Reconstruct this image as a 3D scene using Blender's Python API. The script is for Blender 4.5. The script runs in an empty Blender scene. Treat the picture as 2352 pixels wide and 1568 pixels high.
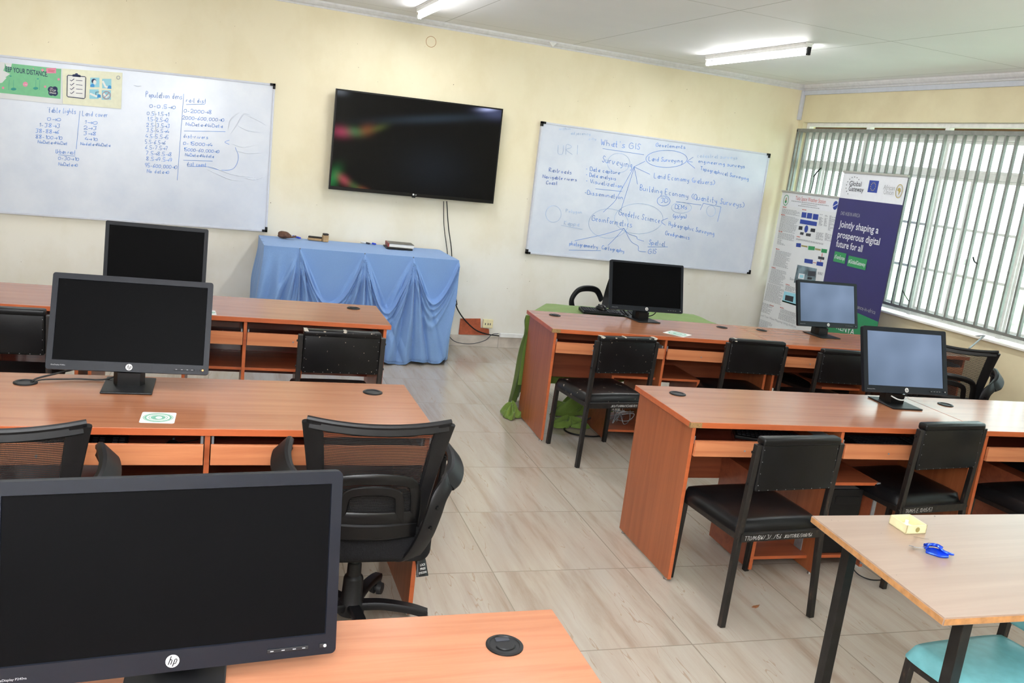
import bpy, bmesh, math, random
from mathutils import Vector, Matrix
random.seed(7)
PI = math.pi
R = math.radians
sc = bpy.context.scene
C = sc.collection

# ---------------------------------------------------------------- camera
CAM = Vector((-5.824, -7.870, 1.794))
FPX = 2017.4
_p, _r, _w = R(-11.628), R(6.917), R(20.67)
FW = Vector((math.sin(_w) * math.cos(_p), math.cos(_w) * math.cos(_p), math.sin(_p)))
_rt = Vector((math.cos(_w), -math.sin(_w), 0))
_up = _rt.cross(FW)
RT = _rt * math.cos(_r) + _up * math.sin(_r)
UP = -_rt * math.sin(_r) + _up * math.cos(_r)
cd = bpy.data.cameras.new('camera')
cam = bpy.data.objects.new('camera', cd)
C.objects.link(cam)
cd.sensor_width = 36.0
cd.lens = FPX / 2352 * 36.0
cd.clip_start = 0.05
M = Matrix((RT, UP, -FW)).transposed().to_4x4()
M.translation = CAM
cam.matrix_world = M
sc.camera = cam


def on(u, v, ax, val):
    """point of the room's plane  ax = val  seen at photograph pixel (u, v)"""
    d = FW * FPX + RT * (u - 1176) - UP * (v - 784)
    i = 'xyz'.index(ax)
    return CAM + d * ((val - CAM[i]) / d[i])


# ---------------------------------------------------------------- view + world + lights
vs = sc.view_settings
vs.view_transform = 'Standard'
vs.look = 'None'
vs.gamma = 1.0
vs.use_curve_mapping = False
vs.exposure = 0.14
world = bpy.data.worlds.new('sky')
sc.world = world
world.use_nodes = True
bg = world.node_tree.nodes['Background']
bg.inputs[0].default_value = (0.90, 0.96, 1.0, 1)
bg.inputs[1].default_value = 7.0


def area(name, loc, target, sx, sy, power, col=(1, 1, 1)):
    l = bpy.data.lights.new(name, 'AREA')
    l.shape = 'RECTANGLE'
    l.size = sx
    l.size_y = sy
    l.energy = power
    l.color = col
    o = bpy.data.objects.new(name, l)
    C.objects.link(o)
    o.location = loc
    o.rotation_euler = (Vector(target) - Vector(loc)).to_track_quat('-Z', 'Y').to_euler()
    return o


# daylight arriving through the long window wall, two added fill lights, and the photographer's flash
wp = area('window_portal', (0.30, -3.35, 1.70), (-3.5, -3.35, 1.70), 6.6, 1.7, 1)
wp.data.cycles.is_portal = True
area('ceiling_fill', CAM + Vector((-0.1, -0.15, 0.32)), CAM + Vector((0.2, -0.1, 1.4)), 0.25, 0.25, 215, (0.94, 0.97, 1.0))  # upward fill added above the camera, like bounced flash, to brighten the ceiling
area('rear_fill', (-6.5, -9.3, 1.9), (-4.6, 0, 1.1), 4.2, 1.5, 135, (0.93, 0.97, 1.0))  # unseen fill added behind the camera to brighten the front wall
fl = bpy.data.lights.new('camera_flash', 'AREA')
fl.shape = 'DISK'
fl.size = 0.22
fl.energy = 31
fl.color = (0.95, 0.975, 1.0)
flo = bpy.data.objects.new('camera_flash', fl)
C.objects.link(flo)
flo.location = CAM + UP * 0.30 - FW * 0.12 - RT * 0.05
flo.rotation_euler = (FW * 0.90 + Vector((0, 0, 0.10))).to_track_quat('-Z', 'Y').to_euler()


# ---------------------------------------------------------------- colours + materials
def lin(r, g, b):
    f = lambda c: (c / 255 / 12.92) if c <= 10.3 else ((c / 255 + 0.055) / 1.055) ** 2.4
    return (f(r), f(g), f(b), 1)


class NT:
    def __init__(s, name):
        s.m = bpy.data.materials.new(name)
        s.m.use_nodes = True
        s.t = s.m.node_tree
        s.b = s.t.nodes['Principled BSDF']
        s.out = s.t.nodes['Material Output']

    def n(s, typ, **kw):
        nd = s.t.nodes.new(typ)
        for k, v in kw.items():
            if k.startswith('i_'):
                key = k[2:].replace('_', ' ')
                nd.inputs[int(key) if key.isdigit() else key].default_value = v
            else:
                setattr(nd, k, v)
        return nd

    def l(s, a, b):
        s.t.links.new(a, b)

    def math(s, op, a, b=None):
        nd = s.n('ShaderNodeMath', operation=op)
        for i, v in enumerate((a, b)):
            if v is None:
                continue
            if isinstance(v, (int, float)):
                nd.inputs[i].default_value = v
            else:
                s.l(v, nd.inputs[i])
        return nd.outputs[0]

    def ramp(s, fac, stops):
        r = s.n('ShaderNodeValToRGB')
        e = r.color_ramp.elements
        while len(e) < len(stops):
            e.new(0.5)
        for i, (p, c) in enumerate(stops):
            e[i].position = p
            e[i].color = c
        s.l(fac, r.inputs[0])
        return r.outputs[0]

    def mix(s, fac, a, b, mode='MIX'):
        nd = s.n('ShaderNodeMix', data_type='RGBA', blend_type=mode)
        for sock, v in ((nd.inputs[0], fac), (nd.inputs[6], a), (nd.inputs[7], b)):
            if isinstance(v, (int, float)):
                sock.default_value = v
            elif isinstance(v, tuple):
                sock.default_value = v
            else:
                s.l(v, sock)
        return nd.outputs[2]

    def coords(s, scale=(1, 1, 1), rot=(0, 0, 0), kind='Object'):
        tc = s.n('ShaderNodeTexCoord')
        mp = s.n('ShaderNodeMapping')
        mp.inputs['Scale'].default_value = scale
        mp.inputs['Rotation'].default_value = rot
        s.l(tc.outputs[kind], mp.inputs[0])
        return mp.outputs[0]

    def noise(s, vec, scale, detail=3, rough=0.5, dist=0.0):
        nd = s.n('ShaderNodeTexNoise', i_Scale=scale, i_Detail=detail, i_Roughness=rough, i_Distortion=dist)
        s.l(vec, nd.inputs['Vector'])
        return nd.outputs[0]

    def bump(s, h, strength=0.2, dist=0.01):
        nd = s.n('ShaderNodeBump', i_Strength=strength, i_Distance=dist)
        s.l(h, nd.inputs['Height'])
        s.l(nd.outputs[0], s.b.inputs['Normal'])


def plain(name, col, rough=0.5, metal=0.0, var=0.06, spec=0.5, emit=None, es=1.0, bump=0.0, nscale=30, coat=0.0):
    t = NT(name)
    v = t.coords()
    nz = t.noise(v, nscale, 3)
    dark = tuple(c * (1 - var * 2) for c in col[:3]) + (1,)
    lite = tuple(min(1, c * (1 + var * 2)) for c in col[:3]) + (1,)
    t.l(t.ramp(nz, [(0.3, dark), (0.7, lite)]), t.b.inputs['Base Color'])
    t.b.inputs['Roughness'].default_value = rough
    t.b.inputs['Metallic'].default_value = metal
    t.b.inputs['Specular IOR Level'].default_value = spec
    t.b.inputs['Coat Weight'].default_value = coat
    if emit:
        t.b.inputs['Emission Color'].default_value = emit
        t.b.inputs['Emission Strength'].default_value = es
    if bump:
        t.bump(nz, bump)
    return t.m


def wood(name, c1, c2, rough, axis=0, scale=1.0, spec=0.5, coat=0.0):
    t = NT(name)
    s = [26, 26, 26]
    s[axis] = 1.3
    v = t.coords(tuple(q * scale for q in s))
    n1 = t.noise(v, 1.0, 6, 0.62, 0.6)
    s2 = [5, 5, 5]
    s2[axis] = 0.55
    n2 = t.noise(t.coords(tuple(q * scale for q in s2)), 1.0, 3, 0.5, 1.2)
    a = t.ramp(n1, [(0.32, c2), (0.55, c1), (0.75, tuple(min(1, q * 1.10) for q in c1[:3]) + (1,))])
    b = t.ramp(n2, [(0.35, (0.92, 0.90, 0.88, 1)), (0.6, (1, 1, 1, 1))])
    t.l(t.mix(1.0, a, b, 'MULTIPLY'), t.b.inputs['Base Color'])
    t.b.inputs['Roughness'].default_value = rough
    t.b.inputs['Specular IOR Level'].default_value = spec
    t.b.inputs['Coat Weight'].default_value = coat
    t.b.inputs['Coat Roughness'].default_value = 0.12
    return t.m


MT = {}
MT['top'] = wood('desk_top_laminate', lin(170, 114, 83), lin(156, 100, 71), 0.24, 0, 1.0, 0.55)
MT['edge'] = wood('desk_edge_band', lin(190, 100, 58), lin(178, 90, 50), 0.35, 0, 1.0)
MT['side'] = wood('desk_side_laminate', lin(162, 92, 55), lin(144, 78, 44), 0.4, 2, 1.0)
MT['inner'] = wood('desk_inner_laminate', lin(150, 80, 52), lin(128, 64, 42), 0.35, 0, 1.0)
MT['lip'] = wood('tray_front_laminate', lin(204, 132, 90), lin(184, 108, 70), 0.35, 0, 0.8)
MT['dark_panel'] = wood('dark_red_panel', lin(120, 56, 44), lin(96, 42, 34), 0.12, 0, 0.8, 0.6)
MT['foam'] = plain('torn_foam', lin(190, 182, 168), 0.9, 0, 0.15)
MT['chip'] = plain('raw_particle_board', lin(150, 118, 78), 0.9, 0, 0.2, 0.2, nscale=400)
MT['plastic'] = plain('black_plastic', lin(15, 15, 17), 0.45, 0, 0.05, 0.3)
MT['plastic_dull'] = plain('dark_grey_plastic', lin(24, 25, 29), 0.5, 0, 0.04, 0.3)
MT['bezel'] = plain('monitor_bezel_plastic', lin(15, 18, 26), 0.45, 0, 0.03, 0.22)
MT['glossblack'] = plain('gloss_black_plastic', lin(9, 9, 10), 0.32, 0, 0.03, 0.3)
MT['steel_black'] = plain('black_painted_steel', lin(17, 16, 16), 0.38, 0.0, 0.35, 0.4, nscale=25)
MT['chrome'] = plain('polished_steel', lin(170, 170, 170), 0.25, 0.9, 0.04)
MT['grey_metal'] = plain('galvanised_metal', lin(150, 152, 155), 0.45, 0.4, 0.06)
MT['castor_rubber'] = plain('castor_rubber', lin(48, 48, 50), 0.6, 0, 0.1)
MT['white_paint'] = plain('white_gloss_paint', lin(244, 243, 241), 0.35, 0, 0.03)
MT['white_plastic'] = plain('white_plastic', lin(235, 235, 232), 0.35, 0, 0.02)
MT['cornice'] = plain('cornice_paint', lin(222, 222, 224), 0.6, 0, 0.03)
MT['trunk'] = plain('trunking_plastic', lin(206, 210, 222), 0.45, 0, 0.02)
MT['cream_plastic'] = plain('cream_plastic', lin(236, 226, 182), 0.4, 0, 0.03)
MT['inkwhite'] = plain('white_marker_paint', lin(225, 225, 222), 0.6, 0, 0.02)
MT['ink'] = plain('blue_marker_ink', lin(92, 144, 218), 0.6, 0, 0.12, nscale=14)
MT['ink_faint'] = plain('faded_blue_marker_ink', lin(166, 190, 222), 0.6, 0, 0.1, nscale=14)
MT['ink_dark'] = plain('dark_blue_marker_ink', lin(70, 110, 186), 0.6, 0, 0.12, nscale=14)
MT['blue_plastic'] = plain('blue_plastic', lin(40, 70, 200), 0.35, 0, 0.03)
MT['grille'] = plain('grille_paint', lin(128, 130, 126), 0.45, 0.1, 0.06)
MT['sill'] = plain('sill_gloss_paint', lin(238, 234, 226), 0.3, 0, 0.04, nscale=6)
MT['tube'] = plain('lit_fluorescent_tube', lin(255, 255, 255), 0.4, 0, 0.0, emit=(1, 1, 0.98, 1), es=26.0)
MT['blue_vinyl'] = plain('turquoise_vinyl', lin(120, 192, 200), 0.42, 0, 0.04, bump=0.05)
MT['knitblack'] = plain('black_seat_fabric', lin(20, 20, 22), 0.85, 0, 0.25, 0.2, nscale=300, bump=0.2)
MT['brown_leather'] = plain('brown_leather', lin(92, 60, 42), 0.6, 0, 0.2, nscale=40, bump=0.3)
MT['felt'] = plain('dark_felt', lin(48, 42, 38), 0.9, 0, 0.2)
MT['duster_wood'] = plain('duster_wood', lin(178, 146, 104), 0.6, 0, 0.1, nscale=30)
MT['paper'] = plain('white_paper', lin(235, 235, 232), 0.6, 0, 0.02)
MT['bookcover'] = plain('book_cover', lin(96, 92, 84), 0.5, 0, 0.15)
MT['redtape'] = plain('red_spine_tape', lin(150, 62, 58), 0.5, 0, 0.1)
MT['redboard'] = plain('red_brown_board', lin(176, 88, 56), 0.5, 0, 0.1)
MT['leaf_dry'] = plain('dry_leaf', lin(130, 80, 44), 0.8, 0, 0.2)
MT['foil'] = plain('blue_foil', lin(28, 70, 200), 0.18, 0.55, 0.2)
MT['led'] = plain('orange_led', lin(255, 130, 60), 0.4, emit=(1, 0.3, 0.06, 1), es=3.0, var=0)
MT['purple'] = plain('purple_banner_print', lin(40, 34, 96), 0.45, 0, 0.02, nscale=3)
MT['green_print'] = plain('green_banner_print', lin(30, 132, 84), 0.45, 0, 0.02)
MT['banner_white'] = plain('white_banner_print', lin(224, 226, 232), 0.45, 0, 0.01)
MT['poster_paper'] = plain('grey_white_poster_print', lin(222, 224, 226), 0.5, 0, 0.015, nscale=4)
MT['banner_rail'] = plain('banner_rail_metal', lin(176, 174, 168), 0.4, 0.3, 0.03)
MT['printblack'] = plain('black_print', lin(38, 40, 48), 0.6, 0, 0.0)
MT['printgrey'] = plain('grey_print', lin(164, 166, 170), 0.6, 0, 0.0)
MT['printred'] = plain('red_print', lin(190, 90, 80), 0.6, 0, 0.0)
MT['printblue'] = plain('blue_print', lin(44, 66, 150), 0.6, 0, 0.0)
MT['printgreen'] = plain('green_print_patch', lin(46, 140, 84), 0.6, 0, 0.0)
MT['printdark'] = plain('charcoal_print', lin(56, 58, 66), 0.6, 0, 0.0)
MT['printolive'] = plain('olive_print', lin(150, 140, 86), 0.6, 0, 0.0)
MT['printcyan'] = plain('pale_cyan_print', lin(150, 208, 224), 0.6, 0, 0.0)
MT['printsky'] = plain('sky_blue_print', lin(62, 150, 214), 0.6, 0, 0.0)
MT['printnavy'] = plain('navy_print', lin(22, 40, 84), 0.6, 0, 0.0)
MT['printteal'] = plain('teal_print', lin(52, 150, 140), 0.6, 0, 0.0)
MT['printpink'] = plain('pink_print', lin(226, 140, 168), 0.6, 0, 0.0)
MT['printmint'] = plain('mint_print', lin(116, 190, 142), 0.5, 0, 0.02)
MT['printcream'] = plain('cream_print', lin(230, 230, 204), 0.5, 0, 0.02)
MT['printgold'] = plain('gold_print', lin(176, 158, 88), 0.5, 0, 0.0)
MT['printstar'] = plain('yellow_print', lin(214, 190, 70), 0.5, 0, 0.0)
MT['printphoto'] = plain('dim_photo_print', lin(110, 130, 140), 0.5, 0, 0.3, nscale=12)
MT['stickergreen'] = plain('green_stamp_print', lin(126, 184, 160), 0.6, 0, 0.1, nscale=120)


def worn_vinyl(name, amount):
    t = NT(name)
    v = t.coords()
    n1 = t.noise(v, 38, 4, 0.6)
    n2 = t.noise(v, 9, 3)
    base = t.ramp(n2, [(0.3, lin(10, 10, 11)), (0.7, lin(16, 16, 18))])
    if amount > 0:
        mk = t.math('GREATER_THAN', n1, 0.80 - amount * 0.14)
        base = t.mix(mk, base, lin(178, 164, 146))
    t.l(base, t.b.inputs['Base Color'])
    t.b.inputs['Specular IOR Level'].default_value = 0.26
    t.b.inputs['Roughness'].default_value = 0.34
    t.bump(n2, 0.12)
    return t.m


MT['vinyl'] = worn_vinyl('black_vinyl', 0)
MT['vinyl_worn'] = worn_vinyl('scuffed_black_vinyl', 0.9)


def ring_rubbed():
    t = NT('rusty_black_steel')
    v = t.coords((1, 1, 0.25))
    n1 = t.noise(v, 60, 4, 0.65)
    c = t.ramp(n1, [(0.45, lin(14, 13, 13)), (0.62, lin(32, 26, 23)), (0.74, lin(84, 62, 48))])
    t.l(c, t.b.inputs['Base Color'])
    t.b.inputs['Roughness'].default_value = 0.45
    return t.m


MT['steel_rusty'] = ring_rubbed()


def m_wall():
    t = NT('cream_wall_paint')
    v = t.coords()
    n1 = t.noise(v, 0.55, 3, 0.5)
    n2 = t.noise(t.coords((1, 1, 0.7)), 2.4, 5, 0.6)
    # base colour is paler towards the floor and yellower above, blended by noise
    sx = t.n('ShaderNodeSeparateXYZ')
    t.l(v, sx.inputs[0])
    h = t.math('ADD', t.math('MULTIPLY', sx.outputs[2], 0.42), t.math('MULTIPLY', n1, 0.55))
    yel, pale = lin(238, 228, 198), lin(234, 231, 222)
    base = t.ramp(h, [(0.62, pale), (1.18, yel)])
    st = t.ramp(n2, [(0.36, (0.93, 0.91, 0.86, 1)), (0.55, (1, 1, 1, 1))])
    c = t.mix(0.8, base, st, 'MULTIPLY')
    n3 = t.noise(v, 46, 2, 0.4)
    c = t.mix(t.math('GREATER_THAN', n3, 0.775), c, lin(120, 96, 64))
    t.l(c, t.b.inputs['Base Color'])
    t.b.inputs['Roughness'].default_value = 0.55
    t.bump(t.noise(v, 14, 4), 0.12, 0.01)
    return t.m


def m_wallr():
    t = NT('tan_wall_paint')
    v = t.coords()
    n2 = t.noise(v, 2.0, 5, 0.6)
    c = t.ramp(n2, [(0.3, lin(218, 205, 170)), (0.6, lin(230, 219, 184))])
    t.l(c, t.b.inputs['Base Color'])
    t.b.inputs['Roughness'].default_value = 0.5
    return t.m


def m_floor():
    t = NT('marble_look_floor_tile')
    v = t.coords(rot=(0, 0, R(2.5)))
    sx = t.n('ShaderNodeSeparateXYZ')
    t.l(v, sx.inputs[0])
    T = 0.65

    def dist(o, off):
        a = t.math('DIVIDE', t.math('ADD', o, off), T)
        f = t.math('FRACT', t.math('ADD', a, 100.0))
        return t.math('MINIMUM', f, t.math('SUBTRACT', 1.0, f))
    g = t.math('MINIMUM', dist(sx.outputs[0], 4.31), dist(sx.outputs[1], 4.50 + 0.19))
    grout = t.math('LESS_THAN', g, 0.0042)
    # each tile its own shift of the veins
    fx = t.math('FLOOR', t.math('DIVIDE', t.math('ADD', sx.outputs[0], 4.31), T))
    fy = t.math('FLOOR', t.math('DIVIDE', t.math('ADD', sx.outputs[1], 4.69), T))
    wn = t.n('ShaderNodeTexWhiteNoise', noise_dimensions='2D')
    cb = t.n('ShaderNodeCombineXYZ')
    t.l(fx, cb.inputs[0])
    t.l(fy, cb.inputs[1])
    t.l(cb.outputs[0], wn.inputs['Vector'])
    v2 = t.n('ShaderNodeVectorMath', operation='MULTIPLY_ADD')
    t.l(wn.outputs['Color'], v2.inputs[0])
    v2.inputs[1].default_value = (7, 7, 7)
    mp = t.n('ShaderNodeMapping')
    mp.inputs['Scale'].default_value = (8.5, 0.8, 1)
    mp.inputs['Rotation'].default_value = (0, 0, R(-9))
    t.l(v, mp.inputs[0])
    t.l(mp.outputs[0], v2.inputs[2])
    n1 = t.noise(v2.outputs[0], 1.0, 6, 0.65, 0.25)
    n2 = t.noise(v2.outputs[0], 1.25, 3, 0.55, 0.12)
    base = t.ramp(n1, [(0.30, lin(158, 140, 125)), (0.46, lin(179, 167, 153)), (0.62, lin(186, 177, 165)), (0.78, lin(169, 153, 139))])
    vein = t.math('LESS_THAN', t.math('ABSOLUTE', t.math('SUBTRACT', n2, 0.5)), 0.0036)
    vm = t.math('MULTIPLY', vein, t.math('GREATER_THAN', n1, 0.50))
    c = t.mix(t.math('MULTIPLY', vm, 0.65), base, lin(160, 138, 116))
    c = t.mix(grout, c, lin(146, 137, 124))
    t.l(c, t.b.inputs['Base Color'])
    t.b.inputs['Roughness'].default_value = 0.16
    t.b.inputs['Specular IOR Level'].default_value = 0.5
    t.bump(n1, 0.03)
    return t.m


def m_ceiling():
    t = NT('ceiling_board_paint')
    v = t.coords()
    sx = t.n('ShaderNodeSeparateXYZ')
    t.l(v, sx.inputs[0])
    n1 = t.noise(v, 1.2, 4)

    def dist(o, off, T):
        f = t.math('FRACT', t.math('ADD', t.math('DIVIDE', t.math('ADD', o, off), T), 100.0))
        return t.math('MULTIPLY', t.math('MINIMUM', f, t.math('SUBTRACT', 1.0, f)), T)
    g = t.math('MINIMUM', dist(sx.outputs[0], 3.85 - 0.0, 1.22), dist(sx.outputs[1], 2.75, 2.44))
    base = t.ramp(n1, [(0.3, lin(234, 234, 237)), (0.7, lin(240, 240, 243))])
    c = t.mix(t.math('LESS_THAN', g, 0.0035), base, lin(176, 176, 176))
    t.l(c, t.b.inputs['Base Color'])
    t.b.inputs['Roughness'].default_value = 0.55
    return t.m


def m_board():
    t = NT('whiteboard_enamel')
    v = t.coords()
    n1 = t.noise(v, 3.0, 5, 0.6)
    c = t.ramp(n1, [(0.3, lin(206, 214, 230)), (0.65, lin(220, 226, 238))])
    t.l(c, t.b.inputs['Base Color'])
    t.b.inputs['Roughness'].default_value = 0.22
    return t.m


def m_film():
    t = NT('wrinkled_board_film')
    v = t.coords()
    n1 = t.noise(v, 2.6, 3, 0.5, 1.5)
    c = t.ramp(n1, [(0.3, lin(208, 216, 232)), (0.65, lin(222, 228, 240))])
    t.l(c, t.b.inputs['Base Color'])
    t.b.inputs['Roughness'].default_value = 0.12
    wv = t.math('ABSOLUTE', t.math('SUBTRACT', n1, 0.5))
    t.bump(wv, 0.5, 0.08)
    return t.m


def m_cloth(name, c1, c2):
    t = NT(name)
    v = t.coords()
    n1 = t.noise(v, 260, 2)
    n2 = t.noise(v, 3, 3)
    a = t.ramp(n1, [(0.35, c2), (0.65, c1)])
    b = t.ramp(n2, [(0.3, (0.93, 0.93, 0.95, 1)), (0.7, (1, 1, 1, 1))])
    t.l(t.mix(1, a, b, 'MULTIPLY'), t.b.inputs['Base Color'])
    t.b.inputs['Roughness'].default_value = 0.75
    t.b.inputs['Sheen Weight'].default_value = 0.15
    t.bump(n1, 0.08, 0.002)
    return t.m


def m_mesh():
    t = NT('black_mesh_fabric')
    v = t.coords()
    sx = t.n('ShaderNodeSeparateXYZ')
    t.l(v, sx.inputs[0])
    K = 2 * PI / 0.0062
    a = t.math('SINE', t.math('MULTIPLY', t.math('ADD', sx.outputs[0], t.math('MULTIPLY', sx.outputs[2], 0.5)), K))
    b = t.math('SINE', t.math('MULTIPLY', t.math('SUBTRACT', sx.outputs[0], t.math('MULTIPLY', sx.outputs[2], 0.5)), K))
    hole = t.math('GREATER_THAN', t.math('MULTIPLY', a, b), 0.24)
    fac = t.math('MULTIPLY', hole, 0.92)
    t.b.inputs['Base Color'].default_value = lin(18, 17, 18)
    t.b.inputs['Roughness'].default_value = 0.7
    tr = t.n('ShaderNodeBsdfTransparent')
    mx = t.n('ShaderNodeMixShader')
    t.l(fac, mx.inputs[0])
    t.l(t.b.outputs[0], mx.inputs[1])
    t.l(tr.outputs[0], mx.inputs[2])
    t.l(mx.outputs[0], t.out.inputs[0])
    return t.m


def m_glass():
    t = NT('hazy_window_glass')
    v = t.coords()
    n1 = t.noise(v, 1.6, 4, 0.6)
    t.b.inputs['Base Color'].default_value = lin(226, 238, 238)
    t.b.inputs['Roughness'].default_value = 0.25
    tl = t.n('ShaderNodeBsdfTranslucent')
    tl.inputs[0].default_value = lin(240, 248, 250)
    tr = t.n('ShaderNodeBsdfTransparent')
    tr.inputs[0].default_value = lin(240, 250, 248)
    m0 = t.n('ShaderNodeMixShader')
    m0.inputs[0].default_value = 0.6
    t.l(t.b.outputs[0], m0.inputs[1])
    t.l(tl.outputs[0], m0.inputs[2])
    mx = t.n('ShaderNodeMixShader')
    f = t.n('ShaderNodeMapRange')
    t.l(n1, f.inputs[0])
    f.inputs[1].default_value = 0.3
    f.inputs[2].default_value = 0.7
    f.inputs[3].default_value = 0.68
    f.inputs[4].default_value = 0.92
    t.l(f.outputs[0], mx.inputs[0])
    t.l(m0.outputs[0], mx.inputs[1])
    t.l(tr.outputs[0], mx.inputs[2])
    t.l(mx.outputs[0], t.out.inputs[0])
    return t.m


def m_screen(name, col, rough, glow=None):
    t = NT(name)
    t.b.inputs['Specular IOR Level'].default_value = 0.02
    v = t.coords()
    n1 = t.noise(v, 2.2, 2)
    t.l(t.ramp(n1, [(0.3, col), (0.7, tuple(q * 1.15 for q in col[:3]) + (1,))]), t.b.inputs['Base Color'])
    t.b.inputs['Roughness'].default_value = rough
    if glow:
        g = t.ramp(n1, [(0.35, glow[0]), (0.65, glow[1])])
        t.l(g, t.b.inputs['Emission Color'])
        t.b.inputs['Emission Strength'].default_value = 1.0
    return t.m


MT['wall'] = m_wall()
MT['wallr'] = m_wallr()
MT['floor'] = m_floor()
MT['ceiling'] = m_ceiling()
MT['board'] = m_board()
MT['film'] = m_film()
MT['bluecloth'] = m_cloth('pale_blue_cloth', lin(128, 164, 214), lin(118, 154, 206))
MT['greencloth'] = m_cloth('olive_green_cloth', lin(112, 140, 54), lin(100, 128, 46))
MT['mesh'] = m_mesh()
MT['glass'] = m_glass()
MT['screen'] = m_screen('dark_matte_screen', lin(9, 9, 10), 0.40)
MT['screen_glow'] = m_screen('dim_glow_screen', lin(40, 46, 56), 0.34, (lin(84, 100, 120), lin(130, 148, 176)))  # grey-blue brightness of the screen is put in as emission
MT['skirt'] = plain('stone_skirting_tile', lin(206, 196, 184), 0.25, 0, 0.08, nscale=9)
MT['paletop'] = wood('pale_table_laminate', lin(170, 147, 131), lin(163, 139, 123), 0.3, 0, 0.7, 0.5)
MT['paleedge'] = plain('worn_board_edge', lin(178, 128, 80), 0.7, 0, 0.10, nscale=45)
MT['ground'] = plain('grass_ground', lin(196, 210, 180), 0.9, 0, 0.2, nscale=2)
MT['shrub'] = plain('shrub_leaves', lin(150, 182, 118), 0.8, 0, 0.2, nscale=12)
MT['eave'] = plain('brown_eave_board', lin(96, 66, 40), 0.8, 0, 0.2, nscale=6)


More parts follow.
